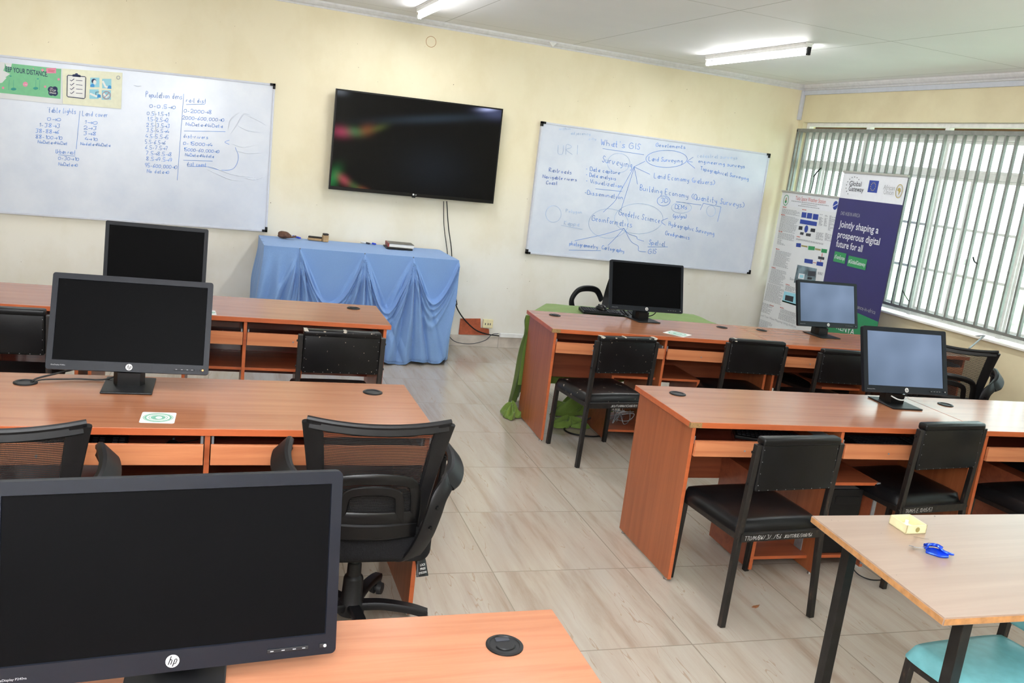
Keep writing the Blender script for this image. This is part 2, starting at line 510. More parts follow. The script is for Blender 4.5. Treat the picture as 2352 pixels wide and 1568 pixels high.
# ---------------------------------------------------------------- mesh helpers
class MB:
    def __init__(s):
        s.bm = bmesh.new()

    def _xf(s, verts, mat):
        if mat is not None:
            bmesh.ops.transform(s.bm, matrix=mat, verts=verts)

    def box(s, x0, x1, y0, y1, z0, z1, bev=0.0, mi=0, mat=None, seg=2):
        r = bmesh.ops.create_cube(s.bm, size=1.0)
        vs_ = r['verts']
        m = Matrix.Translation(((x0 + x1) / 2, (y0 + y1) / 2, (z0 + z1) / 2)) @ Matrix.Diagonal((abs(x1 - x0), abs(y1 - y0), abs(z1 - z0), 1))
        bmesh.ops.transform(s.bm, matrix=m, verts=vs_)
        fs = {f for v in vs_ for f in v.link_faces}
        for f in fs:
            f.material_index = mi
        if bev > 0:
            es = list({e for v in vs_ for e in v.link_edges})
            rr = bmesh.ops.bevel(s.bm, geom=es, offset=bev, segments=seg, affect='EDGES', profile=0.5)
            vs_ = list({v for f in rr['faces'] for v in f.verts} | {v for v in vs_ if v.is_valid})
            for f in {f for v in vs_ for f in v.link_faces}:
                f.material_index = mi
        s._xf(vs_, mat)
        return vs_

    def bar(s, p0, p1, w, d=None, bev=0.0, up=(0, 0, 1), mi=0):
        """rectangular bar between two points; w across, d along 'up' side"""
        d = d or w
        p0, p1 = Vector(p0), Vector(p1)
        z = (p1 - p0)
        L = z.length
        z.normalize()
        u = Vector(up)
        if abs(u.dot(z)) > 0.95:
            u = Vector((0, 1, 0))
        x = u.cross(z).normalized()
        y = z.cross(x)
        m = Matrix((x, y, z)).transposed().to_4x4()
        m.translation = p0
        return s.box(-w / 2, w / 2, -d / 2, d / 2, 0, L, bev, mi, m)

    def cyl(s, p0, p1, r0, r1=None, seg=20, mi=0, caps=True):
        p0, p1 = Vector(p0), Vector(p1)
        z = p1 - p0
        L = z.length
        q = z.to_track_quat('Z', 'Y').to_matrix().to_4x4()
        m = Matrix.Translation((p0 + p1) / 2) @ q
        r = bmesh.ops.create_cone(s.bm, cap_ends=caps, segments=seg, radius1=r0, radius2=r0 if r1 is None else r1, depth=L, matrix=m)
        for f in {f for v in r['verts'] for f in v.link_faces}:
            f.material_index = mi
        return r['verts']

    def tube(s, pts, r, seg=8, mi=0, smooth=True):
        pts = [Vector(p) for p in pts]
        if smooth and len(pts) > 2:
            pts = catmull(pts, 6)
        rings = []
        prev = None
        for i, p in enumerate(pts):
            t = (pts[min(i + 1, len(pts) - 1)] - pts[max(i - 1, 0)]).normalized()
            if prev is None:
                a = Vector((0, 0, 1)) if abs(t.z) < 0.9 else Vector((1, 0, 0))
                n = t.cross(a).normalized()
            else:
                n = (prev - t * prev.dot(t)).normalized()
            prev = n
            b = t.cross(n)
            rr = r(i / (len(pts) - 1)) if callable(r) else r
            rings.append([s.bm.verts.new(p + (n * math.cos(k * 2 * PI / seg) + b * math.sin(k * 2 * PI / seg)) * rr) for k in range(seg)])
        for a, b in zip(rings, rings[1:]):
            for k in range(seg):
                f = s.bm.faces.new((a[k], a[(k + 1) % seg], b[(k + 1) % seg], b[k]))
                f.material_index = mi
        for rg in (rings[0][::-1], rings[-1]):
            s.bm.faces.new(rg).material_index = mi

    def band(s, pts, w, t, nrm, mi=0, smooth=True):
        """flat plastic band following pts; w wide in the plane, t thick along nrm (fn or vector)"""
        pts = [Vector(p) for p in pts]
        if smooth and len(pts) > 2:
            pts = catmull(pts, 6)
        rings = []
        for i, p in enumerate(pts):
            tg = (pts[min(i + 1, len(pts) - 1)] - pts[max(i - 1, 0)]).normalized()
            n = Vector(nrm).normalized()
            n = (n - tg * n.dot(tg)).normalized()
            sd = tg.cross(n)
            ww = (w(i / (len(pts) - 1)) if callable(w) else w) / 2
            tt = t / 2
            rings.append([s.bm.verts.new(p + sd * a + n * b) for a, b in
                          ((-ww, -tt * .5), (-ww * .8, -tt), (ww * .8, -tt), (ww, -tt * .5), (ww, tt * .5), (ww * .8, tt), (-ww * .8, tt), (-ww, tt * .5))])
        for a, b in zip(rings, rings[1:]):
            for k in range(8):
                f = s.bm.faces.new((a[k], a[(k + 1) % 8], b[(k + 1) % 8], b[k]))
                f.material_index = mi
        for rg in (rings[0][::-1], rings[-1]):
            s.bm.faces.new(rg).material_index = mi

    def lathe(s, prof, seg=28, c=(0, 0, 0), mi=0):
        c = Vector(c)
        rings = []
        for r, z in prof:
            if r < 1e-6:
                rings.append([s.bm.verts.new(c + Vector((0, 0, z)))])
            else:
                rings.append([s.bm.verts.new(c + Vector((r * math.cos(k * 2 * PI / seg), r * math.sin(k * 2 * PI / seg), z))) for k in range(seg)])
        for a, b in zip(rings, rings[1:]):
            for k in range(seg):
                k2 = (k + 1) % seg
                if len(a) == 1 and len(b) == 1:
                    continue
                vv = (a[0], b[k2], b[k]) if len(a) == 1 else ((a[k], a[k2], b[0]) if len(b) == 1 else (a[k], a[k2], b[k2], b[k]))
                s.bm.faces.new(vv).material_index = mi

    def poly(s, pts, mi=0):
        f = s.bm.faces.new([s.bm.verts.new(Vector(p)) for p in pts])
        f.material_index = mi
        return f

    def prism(s, pts, vec, mi=0):
        """polygon extruded along vec"""
        vec = Vector(vec)
        a = [s.bm.verts.new(Vector(p)) for p in pts]
        b = [s.bm.verts.new(Vector(p) + vec) for p in pts]
        fs = [s.bm.faces.new(a[::-1]), s.bm.faces.new(b)]
        n = len(a)
        for k in range(n):
            fs.append(s.bm.faces.new((a[k], a[(k + 1) % n], b[(k + 1) % n], b[k])))
        for f in fs:
            f.material_index = mi
        return fs

    def grid(s, nx, ny, fn, mi=0):
        g = [[s.bm.verts.new(Vector(fn(i / (nx - 1), j / (ny - 1)))) for i in range(nx)] for j in range(ny)]
        for j in range(ny - 1):
            for i in range(nx - 1):
                s.bm.faces.new((g[j][i], g[j][i + 1], g[j + 1][i + 1], g[j + 1][i])).material_index = mi
        return g

    def text(s, txt, mat, size=1.0, mi=0, bold=0.0, align='LEFT', sx=1.0, shear=0.0, extrude=0.0):
        cu = bpy.data.curves.new('t', 'FONT')
        cu.body = txt
        cu.size = size
        cu.offset = bold * size
        cu.align_x = align
        cu.shear = shear
        cu.resolution_u = 3
        cu.extrude = extrude
        ob = bpy.data.objects.new('t', cu)
        C.objects.link(ob)
        dg = bpy.context.evaluated_depsgraph_get()
        dg.update()
        me = bpy.data.meshes.new_from_object(ob.evaluated_get(dg))
        me.transform(Matrix.Diagonal((sx, 1, 1, 1)))
        me.transform(mat)
        n0 = len(s.bm.faces)
        s.bm.from_mesh(me)
        s.bm.faces.ensure_lookup_table()
        for f in s.bm.faces[n0:]:
            f.material_index = mi
        bpy.data.objects.remove(ob)
        bpy.data.meshes.remove(me)
        bpy.data.curves.remove(cu)

    def build(s, name, mats, parent=None, smooth=False, loc=None, recalc=True, autos=40):
        me = bpy.data.meshes.new(name)
        if recalc:
            bmesh.ops.recalc_face_normals(s.bm, faces=s.bm.faces)
        if smooth:
            for f in s.bm.faces:
                f.smooth = True
            lim = R(autos)
            for e in s.bm.edges:
                if len(e.link_faces) == 2 and e.calc_face_angle(0) > lim:
                    e.smooth = False
        s.bm.to_mesh(me)
        s.bm.free()
        o = bpy.data.objects.new(name, me)
        C.objects.link(o)
        if not isinstance(mats, (list, tuple)):
            mats = [mats]
        for m in mats:
            me.materials.append(MT[m] if isinstance(m, str) else m)
        if parent is not None:
            o.parent = parent
        if loc is not None:
            o.location = loc
        return o


def catmull(pts, n):
    out = []
    P = [pts[0] * 2 - pts[1]] + list(pts) + [pts[-1] * 2 - pts[-2]]
    for i in range(1, len(P) - 2):
        a, b, c, d = P[i - 1], P[i], P[i + 1], P[i + 2]
        for k in range(n):
            t = k / n
            out.append(0.5 * ((2 * b) + (c - a) * t + (2 * a - 5 * b + 4 * c - d) * t * t + (3 * b - a - 3 * c + d) * t ** 3))
    out.append(pts[-1])
    return out


def thing(name, label, cat, loc=(0, 0, 0), rz=0.0, group=None):
    o = bpy.data.objects.new(name, None)
    C.objects.link(o)
    o.location = loc
    o.rotation_euler = (0, 0, rz)
    o.empty_display_size = 0.1
    o['label'] = label
    o['category'] = cat
    if group:
        o['group'] = group
    return o


def tag(o, label, cat, group=None):
    o['label'] = label
    o['category'] = cat
    if group:
        o['group'] = group
    return o


def struct(o):
    o['kind'] = 'structure'
    return o


def plabel(o, label):
    o['label'] = label
    return o


def dup(root, loc, rz, label, group=None):
    r = root.copy()
    C.objects.link(r)
    r.location = loc
    r.rotation_euler = (0, 0, rz)
    r['label'] = label
    if group:
        r['group'] = group
    for ch in list(root.children):
        c = ch.copy()
        C.objects.link(c)
        c.parent = r
        for g in list(ch.children):
            d = g.copy()
            C.objects.link(d)
            d.parent = c
    return r


# ---------------------------------------------------------------- single-stroke handwriting
# glyph strokes as digit pairs xy on a 0-4 by 0-8 grid, baseline at y = 2
GL = {
    'a': '45 14 13 22 33 35|36 32 42', 'b': '08 02|04 15 34 33 22 02', 'c': '35 25 14 13 22 32', 'd': '38 32|34 25 14 13 22 33',
    'e': '13 34 35 25 14 13 22 32', 'f': '37 28 17 12|05 25', 'g': '35 25 14 13 33|35 31 20 10', 'h': '08 02|04 15 34 32', 'i': '15 12|17 17',
    'j': '25 21 10|27 27', 'k': '08 02|25 03 32', 'l': '18 12 22', 'm': '05 02|04 15 24 22|24 35 44 42', 'n': '05 02|04 15 34 32',
    'o': '25 14 13 22 33 34 25', 'p': '05 00|04 25 34 33 22 03', 'q': '35 30|34 25 14 13 22 33', 'r': '05 02|04 15 25', 's': '35 15 14 33 22 02',
    't': '18 12 22|05 25', 'u': '05 03 12 33|35 32', 'v': '05 12 35', 'w': '05 12 24 32 45', 'x': '05 32|35 02', 'y': '05 13 33|35 31 10',
    'z': '05 35 02 32',
    'A': '02 28 42|14 34', 'B': '02 08 28 36 05 34 33 22 02', 'C': '47 28 06 03 22 43', 'D': '02 08 28 46 43 22 02', 'E': '38 08 02 32|05 25',
    'G': '47 28 06 03 22 43 45 25', 'H': '08 02|38 32|05 35', 'I': '28 22', 'J': '38 33 12 03', 'K': '08 02|38 05 32', 'L': '08 02 32',
    'M': '02 08 24 48 42', 'N': '02 08 42 48', 'P': '02 08 28 37 26 05', 'R': '02 08 28 37 26 05 42', 'S': '47 28 16 25 34 22 03',
    'T': '08 48|28 22', 'U': '08 03 22 33 38', 'V': '08 22 48', 'W': '08 12 26 32 48', 'Q': '28 06 03 22 43 46 28|33 41',
    '0': '27 06 03 12 33 36 27', '1': '16 28 22', '2': '06 18 37 35 02 42', '3': '08 38 25 34 22 02', '4': '28 04 44|35 32', '5': '38 08 05 25 33 22 02',
    '6': '38 15 03 12 33 24 04', '7': '08 38 12', '8': '25 07 28 37 14 03 22 33 25', '9': '35 15 07 28 37 35 22', '-': '04 24', '>': '04 44|36 44 32',
    '/': '02 38', '.': '12 22', ',': '12 01', '(': '38 16 14 32', ')': '08 26 24 02', "'": '18 17', ' ': '', '_': '01 41', '#': '14 44|15 45',
}


def stroke(mb, pts, fn, w, mi=0):
    """thin ribbon along 2-D points; fn maps (a, b) to a 3-D point"""
    n = len(pts)
    if n < 2:
        return
    if n == 2 and (abs(pts[0][0] - pts[1][0]) + abs(pts[0][1] - pts[1][1])) < 1e-6:
        pts = [pts[0], (pts[0][0] + w, pts[0][1])]
    L, Rr = [], []
    for i in range(n):
        a, b = pts[max(i - 1, 0)], pts[min(i + 1, n - 1)]
        dx, dy = b[0] - a[0], b[1] - a[1]
        q = math.hypot(dx, dy) or 1e-9
        nx, ny = -dy / q * w / 2, dx / q * w / 2
        L.append(mb.bm.verts.new(fn(pts[i][0] + nx, pts[i][1] + ny)))
        Rr.append(mb.bm.verts.new(fn(pts[i][0] - nx, pts[i][1] - ny)))
    for i in range(n - 1):
        mb.bm.faces.new((L[i], L[i + 1], Rr[i + 1], Rr[i])).material_index = mi


def ADV(c):
    return 3.2 if c in " ilI1'.,j" else (3.9 if c in 'trf-/()' else (6.0 if c in 'mwMW' else 4.9))


def hand(mb, txt, p, size, fn, w=0.005, mi=0, slope=0.0, adv=0.62, jit=0.035, width=None):
    """write txt with its baseline starting at p=(a,b); size = capital height; optional total width"""
    if not txt:
        return
    txt = txt.replace('->', '>')
    k = size / 6.0
    if width:
        adv_len = sum(ADV(c) for c in txt) * k * adv
        hx = width / adv_len
    else:
        hx = 1.0
    x = 0.0
    for c in txt:
        for st in GL.get(c, '').split('|'):
            if not st:
                continue
            q = [(int(s[0]), int(s[1])) for s in st.split()]
            q = [Vector((a + random.uniform(-jit, jit) * 3, b + random.uniform(-jit, jit) * 3, 0)) for a, b in q]
            if len(q) > 2:
                q = catmull(q, 3)
            pts = []
            for v in q:
                a = (x + v.x * adv * 1.05) * k * hx + (v.y - 2) * k * 0.08
                b = (v.y - 2) * k
                pts.append((p[0] + a, p[1] + b + slope * a))
            stroke(mb, pts, fn, w, mi)
        x += ADV(c) * adv


def curve2(mb, pts, fn, w, mi=0):
    q = [Vector((a, b, 0)) for a, b in pts]
    if len(q) > 2:
        q = catmull(q, 6)
    stroke(mb, [(v.x, v.y) for v in q], fn, w, mi)


def ring2(mb, c, rx, ry, fn, w, mi=0, seg=28):
    stroke(mb, [(c[0] + rx * math.cos(t * 2 * PI / seg), c[1] + ry * math.sin(t * 2 * PI / seg)) for t in range(seg + 1)], fn, w, mi)


def disc2(mb, c, rx, ry, fn, mi=0, seg=24):
    mb.poly([fn(c[0] + rx * math.cos(t * 2 * PI / seg), c[1] + ry * math.sin(t * 2 * PI / seg)) for t in range(seg)], mi)


def rect2(mb, x0, x1, y0, y1, fn, mi=0):
    mb.poly([fn(x0, y0), fn(x1, y0), fn(x1, y1), fn(x0, y1)], mi)


def fit_text(mb, txt, o, ex, ez, w, h, mi=0, bold=0.0, shear=0.0, off=None):
    """printed text filling w by h from its lower left corner o, in the plane ex, ez"""
    b2 = MB()
    b2.text(txt, Matrix.Identity(4), 1.0, mi, bold, shear=shear)
    vs_ = b2.bm.verts
    x0 = min(v.co.x for v in vs_)
    x1 = max(v.co.x for v in vs_)
    cap = 0.70 if not any(c.isupper() or c.isdigit() or c in 'bdfhklt' for c in txt) is False else 0.70
    o, ex, ez = Vector(o), Vector(ex), Vector(ez)
    k = w / (x1 - x0)
    mp = {}
    for v in vs_:
        mp[v] = mb.bm.verts.new(o + ex * ((v.co.x - x0) * k) + ez * (v.co.y / cap * h))
    for f in b2.bm.faces:
        nf = mb.bm.faces.new([mp[v] for v in f.verts])
        nf.material_index = mi
    b2.bm.free()


# ================================================================ the room
XL, YB, ZC = -9.6, -9.5, 2.883
m = MB(); m.box(XL, 0.15, YB, 0.15, -0.1, 0.0)
struct(m.build('floor', 'floor'))
m = MB(); m.box(XL, 1.3, YB, 0.15, ZC, ZC + 0.1)
struct(m.build('ceiling', 'ceiling'))
m = MB(); m.box(XL - .15, 0.15, 0.0, 0.15, 0.0, ZC)
wf = struct(m.build('wall_front', 'wall'))
m = MB(); m.box(XL - .15, XL, YB, 0.0, 0.0, ZC)
struct(m.build('wall_left', 'wall'))
m = MB(); m.box(XL - .15, 0.15, YB - .15, YB, 0.0, ZC)
struct(m.build('wall_back', 'wall'))
WY0, WY1, WZ0, WZ1 = -0.075, -6.62, 0.872, 2.518
m = MB()
m.box(0, 0.16, YB, 0, 0, WZ0)
m.box(0, 0.16, YB, 0, WZ1, ZC)
m.box(0, 0.16, WY0, 0, WZ0, WZ1)
m.box(0, 0.16, YB, WY1, WZ0, WZ1)
struct(m.build('wall_right', 'wallr'))
# cornices: a small coved profile along both walls
def cornice(name, pts0, pts1):
    mm = MB()
    a = [mm.bm.verts.new(p) for p in pts0]
    b = [mm.bm.verts.new(p) for p in pts1]
    n = len(a)
    for k in range(n):
        mm.bm.faces.new((a[k], a[(k + 1) % n], b[(k + 1) % n], b[k]))
    mm.bm.faces.new(a); mm.bm.faces.new(b[::-1])
    return struct(mm.build(name, 'cornice'))
PF = [(0, 0), (0, -.052), (.008, -.052), (.012, -.040), (.030, -.030), (.046, -.014), (.052, 0)]
cornice('trim_1', [(XL, -d, ZC + z) for d, z in PF], [(0, -d, ZC + z) for d, z in PF])
cornice('trim_2', [(-d, 0, ZC + z) for d, z in PF], [(-d, YB, ZC + z) for d, z in PF])
m = MB()
for k in range(14):
    m.box(-9.6 + k * .66, -9.6 + (k + 1) * .66 - .003, -0.012, 0, 0.0, 0.107, .002)
m.box(-.36, -.0, -0.012, 0, 0.0, 0.107, .002)
struct(m.build('baseboard_front', 'skirt'))
m = MB()
for k in range(14):
    m.box(-.012, 0, -.66 * (k + 1) + .003, -.66 * k, 0.0, 0.107, .002)
struct(m.build('baseboard_right', 'skirt'))
# plastic cable trunking below the right cornice and down the corner
m = MB()
m.box(-.021, -.001, -9.4, -.03, ZC - .098, ZC - .056, .003)
m.box(-.035, -.001, -.035, -.001, WZ1 + .02, ZC - .056, .003)
tag(m.build('cable_trunking', 'trunk'), 'pale grey plastic cable trunking under the ceiling cornice of the window wall', 'cable trunking')

# ---- window
m = MB()
def fr(y0, y1, z0, z1, x0=.05, x1=.10):
    m.box(x0, x1, min(y0, y1), max(y0, y1), z0, z1, .004)
MUL = [-.10, -.985, -1.93, -2.86, -3.79, -4.72, -5.65, -6.595]
fr(WY0, WY1, 2.375, 2.425)
fr(WY0, WY1, WZ1 - .038, WZ1)
fr(WY0, WY1, 2.075, 2.125)
fr(WY0, WY1, WZ0 + .02, WZ0 + .075)
for y in MUL:
    fr(y - .022, y + .022, WZ0 + .015, WZ1 - .001, .047, .103)
win = struct(m.build('window_1', 'white_paint'))
m = MB()
for a, b in zip(MUL, MUL[1:]):
    a, b = a - .022, b + .022
    for z0, z1 in ((WZ0 + .075, 2.075), (2.125, 2.375)):
        for q in ((a, a - .02, z0, z1), (b + .02, b, z0, z1), (a, b, z0, z0 + .022), (a, b, z1 - .022, z1)):
            o_x = .0006 if q[0] == a and q[1] == b else 0
            m.box(.062 + o_x, .088 - o_x, min(q[0], q[1]) + o_x, max(q[0], q[1]) - o_x, q[2] + o_x, q[3] - o_x, .003)
    c = (a + b) / 2 + .1
    for z in (1.30, 1.67):
        m.box(.066, .084, b, a, z - .011, z + .011, .002)
    m.box(.064, .086, c - .02, c + .02, WZ0 + .075, 2.075, .002)
m.build('window_sash', 'white_paint', win)
m = MB()
for a, b in zip(MUL, MUL[1:]):
    m.box(.074, .077, b + .03, a - .03, WZ0 + .075, 2.375)
m.build('window_glass', 'glass', win)
m = MB()
for yy, zz in ((-1.75, .96), (-2.28, .96), (-2.75, .965)):
    m.bar((.05, yy, zz - .03), (.03, yy - .17, zz - .045), .012, .006)
    m.cyl((.045, yy - .02, zz - .05), (.045, yy - .02, zz - .03), .012)
for yy in (-.52, -1.44, -2.40):
    m.bar((.055, yy, 1.44), (.03, yy - .02, 1.40), .014, .01)
m.build('window_latch', 'white_plastic', win)
m = MB(); m.box(-.045, .16, -6.8, -.06, WZ0 - .012, WZ0 + .006, .004)
struct(m.build('trim_3', 'sill'))

# ---- steel bar grille over the window
g = thing('window_grille', 'grey steel bar grille fixed across the whole window wall opening', 'window grille', (0, 0, 0))
gx = -.034
m = MB()
m.box(gx - .012, gx + .012, -6.75, -.052, 2.412, 2.448, .003)
m.box(gx - .012, gx + .012, -6.75, -.052, 0.935, 0.960, .003)
m.box(gx - .012, gx + .012, -.075, -.052, 0.94, 2.44, .003)
m.box(gx - .012, gx + .012, -6.75, -6.727, 0.94, 2.44, .003)
for yy in (-.5, -2.5, -4.5, -6.5):
    m.box(gx, .0, yy - .01, yy + .01, 2.42, 2.44)
m.build('grille_frame', 'grille', g)
m = MB(); m.box(gx - .016, gx + .012, -.0085, .0085, .958, 2.415, .002)
b0 = m.build('grille_bar', 'grille', g)
b0.location = (0, -.123, 0)
for k in range(1, 66):
    o = b0.copy(); C.objects.link(o); o.parent = g; o.location = (0, -.123 - k * .0995, 0)

# ---- outside
m = MB()
m.box(.16, 30, -30, 20, -.5, -.3)
tag(m.build('outside_ground', 'ground'), 'sunlit green grass outside beyond the window bars', 'ground')
m = MB(); m.box(.2, .30, -8, 1, 2.405, 2.60)
tag(m.build('roof_eave', 'eave'), 'brown roof eave just outside above the window bars', 'eave')
def shrub(x, y, h, r, label):
    mm = MB()
    for k in range(26):
        a = random.uniform(0, 2 * PI); q = random.uniform(0, r)
        c = Vector((q * math.cos(a), q * math.sin(a), random.uniform(.25, h)))
        s_ = random.uniform(.18, .4) * r
        bmesh.ops.create_icosphere(mm.bm, subdivisions=2, radius=s_, matrix=Matrix.Translation(c))
    for v in mm.bm.verts:
        v.co += Vector((random.uniform(-1, 1), random.uniform(-1, 1), random.uniform(-1, 1))) * .05
    mm.cyl((0, 0, 0), (0, 0, .5), .06)
    o = mm.build('shrub', 'shrub')
    o.location = (x, y, -.3)
    tag(o, label, 'shrub', 'garden shrubs outside the window')
for a in ((2.6, 1.3, 1.3, .7, 'hazy green shrub outside the window, seen between the banners and the nearest bars'),
          (3.2, -.6, 1.2, .7, 'pale green shrub outside, low behind the middle of the visible bars'),
          (3.4, -2.6, 1.1, .6, 'hazy green shrub outside, low behind the bars at the right edge')):
    shrub(*a)

# ---- fluorescent battens
def batten(x, y0, y1, label):
    t = thing('ceiling_light', label, 'ceiling light', (x, (y0 + y1) / 2, ZC), 0, 'fluorescent ceiling lights')
    L = abs(y1 - y0) / 2
    mm = MB(); mm.box(-.028, .028, -L, L, -.038, 0, .004); mm.box(-.034, .034, -L - .002, L + .002, -.012, -.0, .003)
    mm.build('batten_body', 'white_plastic', t)
    for s_ in (-1, 1):
        mm = MB(); mm.box(-.014, .014, s_ * L - .012, s_ * L + .012, -.088, -.03, .003)
        mm.build('lamp_holder', 'plastic_dull' if s_ < 0 else 'white_plastic', t)
    mm = MB(); mm.cyl((0, -L + .01, -.068), (0, L - .01, -.068), .0165, seg=20)
    mm.build('fluorescent_tube', 'tube', t, True)
    l = bpy.data.lights.new('tube_light', 'AREA'); l.shape = 'RECTANGLE'; l.size = .06; l.size_y = 2 * L; l.energy = 16; l.color = (.94, .97, 1)
    o = bpy.data.objects.new('tube_light', l); C.objects.link(o); o.location = (x, (y0 + y1) / 2, ZC - .10)
    return t
batten(-1.64, -.78, -2.18, 'lit fluorescent tube batten on the ceiling near the window wall corner')
batten(-4.20, -.60, -2.00, 'lit fluorescent tube batten, mostly cut off at the top edge of the photo')
for x, y in ((-1.64, -4.6), (-4.2, -4.6), (-6.8, -1.4), (-6.8, -4.6), (-1.64, -7.6), (-4.2, -7.6), (-6.8, -7.6)):
    area('ceiling_tube_light', (x, y, ZC - .09), (x, y, 0), .08, 1.3, 15, (.93, .97, 1))

# ================================================================ front wall
YW = -.030
def wpx(u, v, y=-.0335):
    return on(u, v, 'y', y)
def whiteboard(cs, label, film):
    (x0, zt0), (x1, zt1), (x1b, zb1), (x0b, zb0) = cs
    cx, cz = (x0 + x1) / 2, (zt0 + zb0) / 2
    t = thing('whiteboard', label, 'whiteboard', (cx, 0, cz), 0, 'wall whiteboards')
    f = lambda x, z, y: (x - cx, y, z - cz)
    mm = MB()
    mm.prism([f(x0, zt0, -.004), f(x1, zt1, -.004), f(x1b, zb1, -.004), f(x0b, zb0, -.004)], (0, -.026, 0))
    mm.build('board_panel', film, t)
    mm = MB()
    e = .007
    for a, b in (((x0, zt0), (x1, zt1)), ((x1, zt1), (x1b, zb1)), ((x1b, zb1), (x0b, zb0)), ((x0b, zb0), (x0, zt0))):
        mm.bar(f(a[0], a[1], -.019), f(b[0], b[1], -.019), .036, .016, .002, up=(0, 1, 0)) if False else mm.bar(f(a[0], a[1], -.019), f(b[0], b[1], -.019), .016, .036, .002, up=(0, 1, 0))
    mm.build('board_frame', 'trunk', t)
    for (x, z), sx_, sz in (((x0, zt0), 1, -1), ((x1, zt1), -1, -1), ((x1b, zb1), -1, 1), ((x0b, zb0), 1, 1)):
        mm = MB()
        mm.box(*sorted((x - cx - sx_ * .010, x - cx + sx_ * .034)), -.042, -.004, *sorted((z - cz - sz * .010, z - cz + sz * .010)), .002)
        mm.box(*sorted((x - cx - sx_ * .010, x - cx + sx_ * .010)), -.042, -.004, *sorted((z - cz - sz * .010, z - cz + sz * .034)), .002)
        mm.build('corner_cap', 'plastic', t)
    return t, Vector((cx, 0, cz))
zs = lambda x, z, s: z + (x + 5.24) * s
BL_, BLo = whiteboard([(-7.70, 2.163 - 2.46 * .0324), (-5.241, 2.163), (-5.235, .946), (-7.70, .946 - 2.46 * .013)],
                      'large whiteboard left of the television, with number lists in blue marker', 'board')
BR_, BRo = whiteboard([(-2.828, 2.160), (-.310, 2.153), (-.302, .922), (-2.825, .944)],
                      'large whiteboard right of the television, with a mind map in blue marker', 'board')
def fnp(off, y=-.0322):
    return lambda a, b: on(a, -b, 'y', y) - off
# left board handwriting, measured on a crop at 3.36x from (0, 100)
fL = fnp(BLo)
mm = MB()
def L_(txt, zx, zy, zw, zh, slope=-.06, mi=0, w=1.0):
    h_ = MB(); hand(h_, txt, (zx / 3.36, -(100 + zy / 3.36)), zh / 3.36, fL, w, 0, slope, width=zw / 3.36)
    h_.build('handwriting', 'ink', BL_, recalc=False)
def Lc(pts, mi=0, w=.95):
    curve2(mm, [(a / 3.36, -(100 + b / 3.36)) for a, b in pts], fL, w, mi)
LA = (("'table lights", 362, 528, 230, 38), ('Land cover', 635, 556, 200, 38), ('0->0', 365, 592, 115, 26), ('1->0', 645, 617, 120, 26),
          ('1-38->3', 298, 640, 172, 28), ('2->3', 645, 660, 110, 26), ('38-88->6', 275, 685, 188, 28), ('3->8', 645, 703, 105, 26),
          ('88-100->10', 275, 730, 212, 28), ('4->10', 655, 745, 105, 24), ('NoData->NoDat', 292, 768, 232, 22), ('Nodata->NoData', 622, 782, 232, 22),
          ('Urban rast', 430, 845, 155, 30), ('0-30->10', 450, 895, 165, 26), ('NoData->0', 452, 940, 152, 24),
          ('Population dens', 1125, 412, 285, 42), ('0-0.5->0', 1155, 493, 208, 28), ('0.5-1.5->1', 1135, 550, 172, 28), ('1.5-2.5->2', 1135, 595, 168, 28),
          ('2.5-3.5->3', 1130, 640, 184, 28), ('3.5-4.5->4', 1130, 680, 178, 26), ('4.5-5.5->5', 1122, 725, 184, 28), ('5.5-6.5->6', 1120, 770, 162, 28),
          ('6.5-7.5->7', 1120, 812, 178, 28), ('7.5->8.5->8', 1125, 857, 204, 28), ('8.5->9.5->9', 1128, 900, 204, 28), ('95-600,000->0', 1118, 952, 254, 30),
          ('No data->0', 1135, 995, 174, 26), ('rail dist', 1437, 450, 158, 32), ('0-2000->8', 1420, 530, 218, 28), ('2000-600,000->0', 1408, 583, 328, 28),
          ('NoData->NoData', 1435, 632, 288, 24), ('dist-rivers', 1413, 725, 198, 28), ('0-15000->4', 1415, 780, 228, 26), ('15000-60,000->0', 1415, 828, 282, 26),
          ('NoData->Nodata', 1430, 868, 224, 22), ('dist coast', 1440, 940, 155, 28))
for a in LA:
    if a[1] > 1000:
        L_(*a)
for p in ([(1418, 388), (1368, 1055)], [(1437, 470), (1580, 468)], [(1420, 674), (1740, 680)],
          [(1415, 900), (1640, 906)], [(1445, 948), (1595, 948)], [(1600, 950), (1700, 975), (1800, 965), (1840, 880), (1815, 800)], [(1770, 745), (1735, 760), (1770, 778)]):
    Lc(p)
mm.build('ruled_lines', 'ink', BL_, recalc=False)
mm = MB()
for a in LA:
    if a[1] < 1000:
        L_(*a)
Lc([(617, 520), (588, 815)]); Lc([(450, 858), (580, 868)])
mm.build('ruled_lines', 'ink', BL_, recalc=False)
# wrinkled plastic film stuck over the right part of the left board
pmx = [on(u, v, 'y', -.0312) - BLo for u, v in ((400, 176), (626, 200), (608, 518), (392, 500))]
mm = MB()
def filmf(i, j):
    a = pmx[3].lerp(pmx[2], i); b = pmx[0].lerp(pmx[1], i)
    p = a.lerp(b, j)
    cx_, cy_ = (i - .66), (j - .50)
    d = math.hypot(cx_ * 1.0, cy_ * 1.0)
    ang = math.atan2(cy_, cx_)
    amp = .0022 * math.exp(-(d / .34) ** 2)
    p.y -= amp * (1 + math.sin(ang * 7 + d * 16)) * .5
    return p
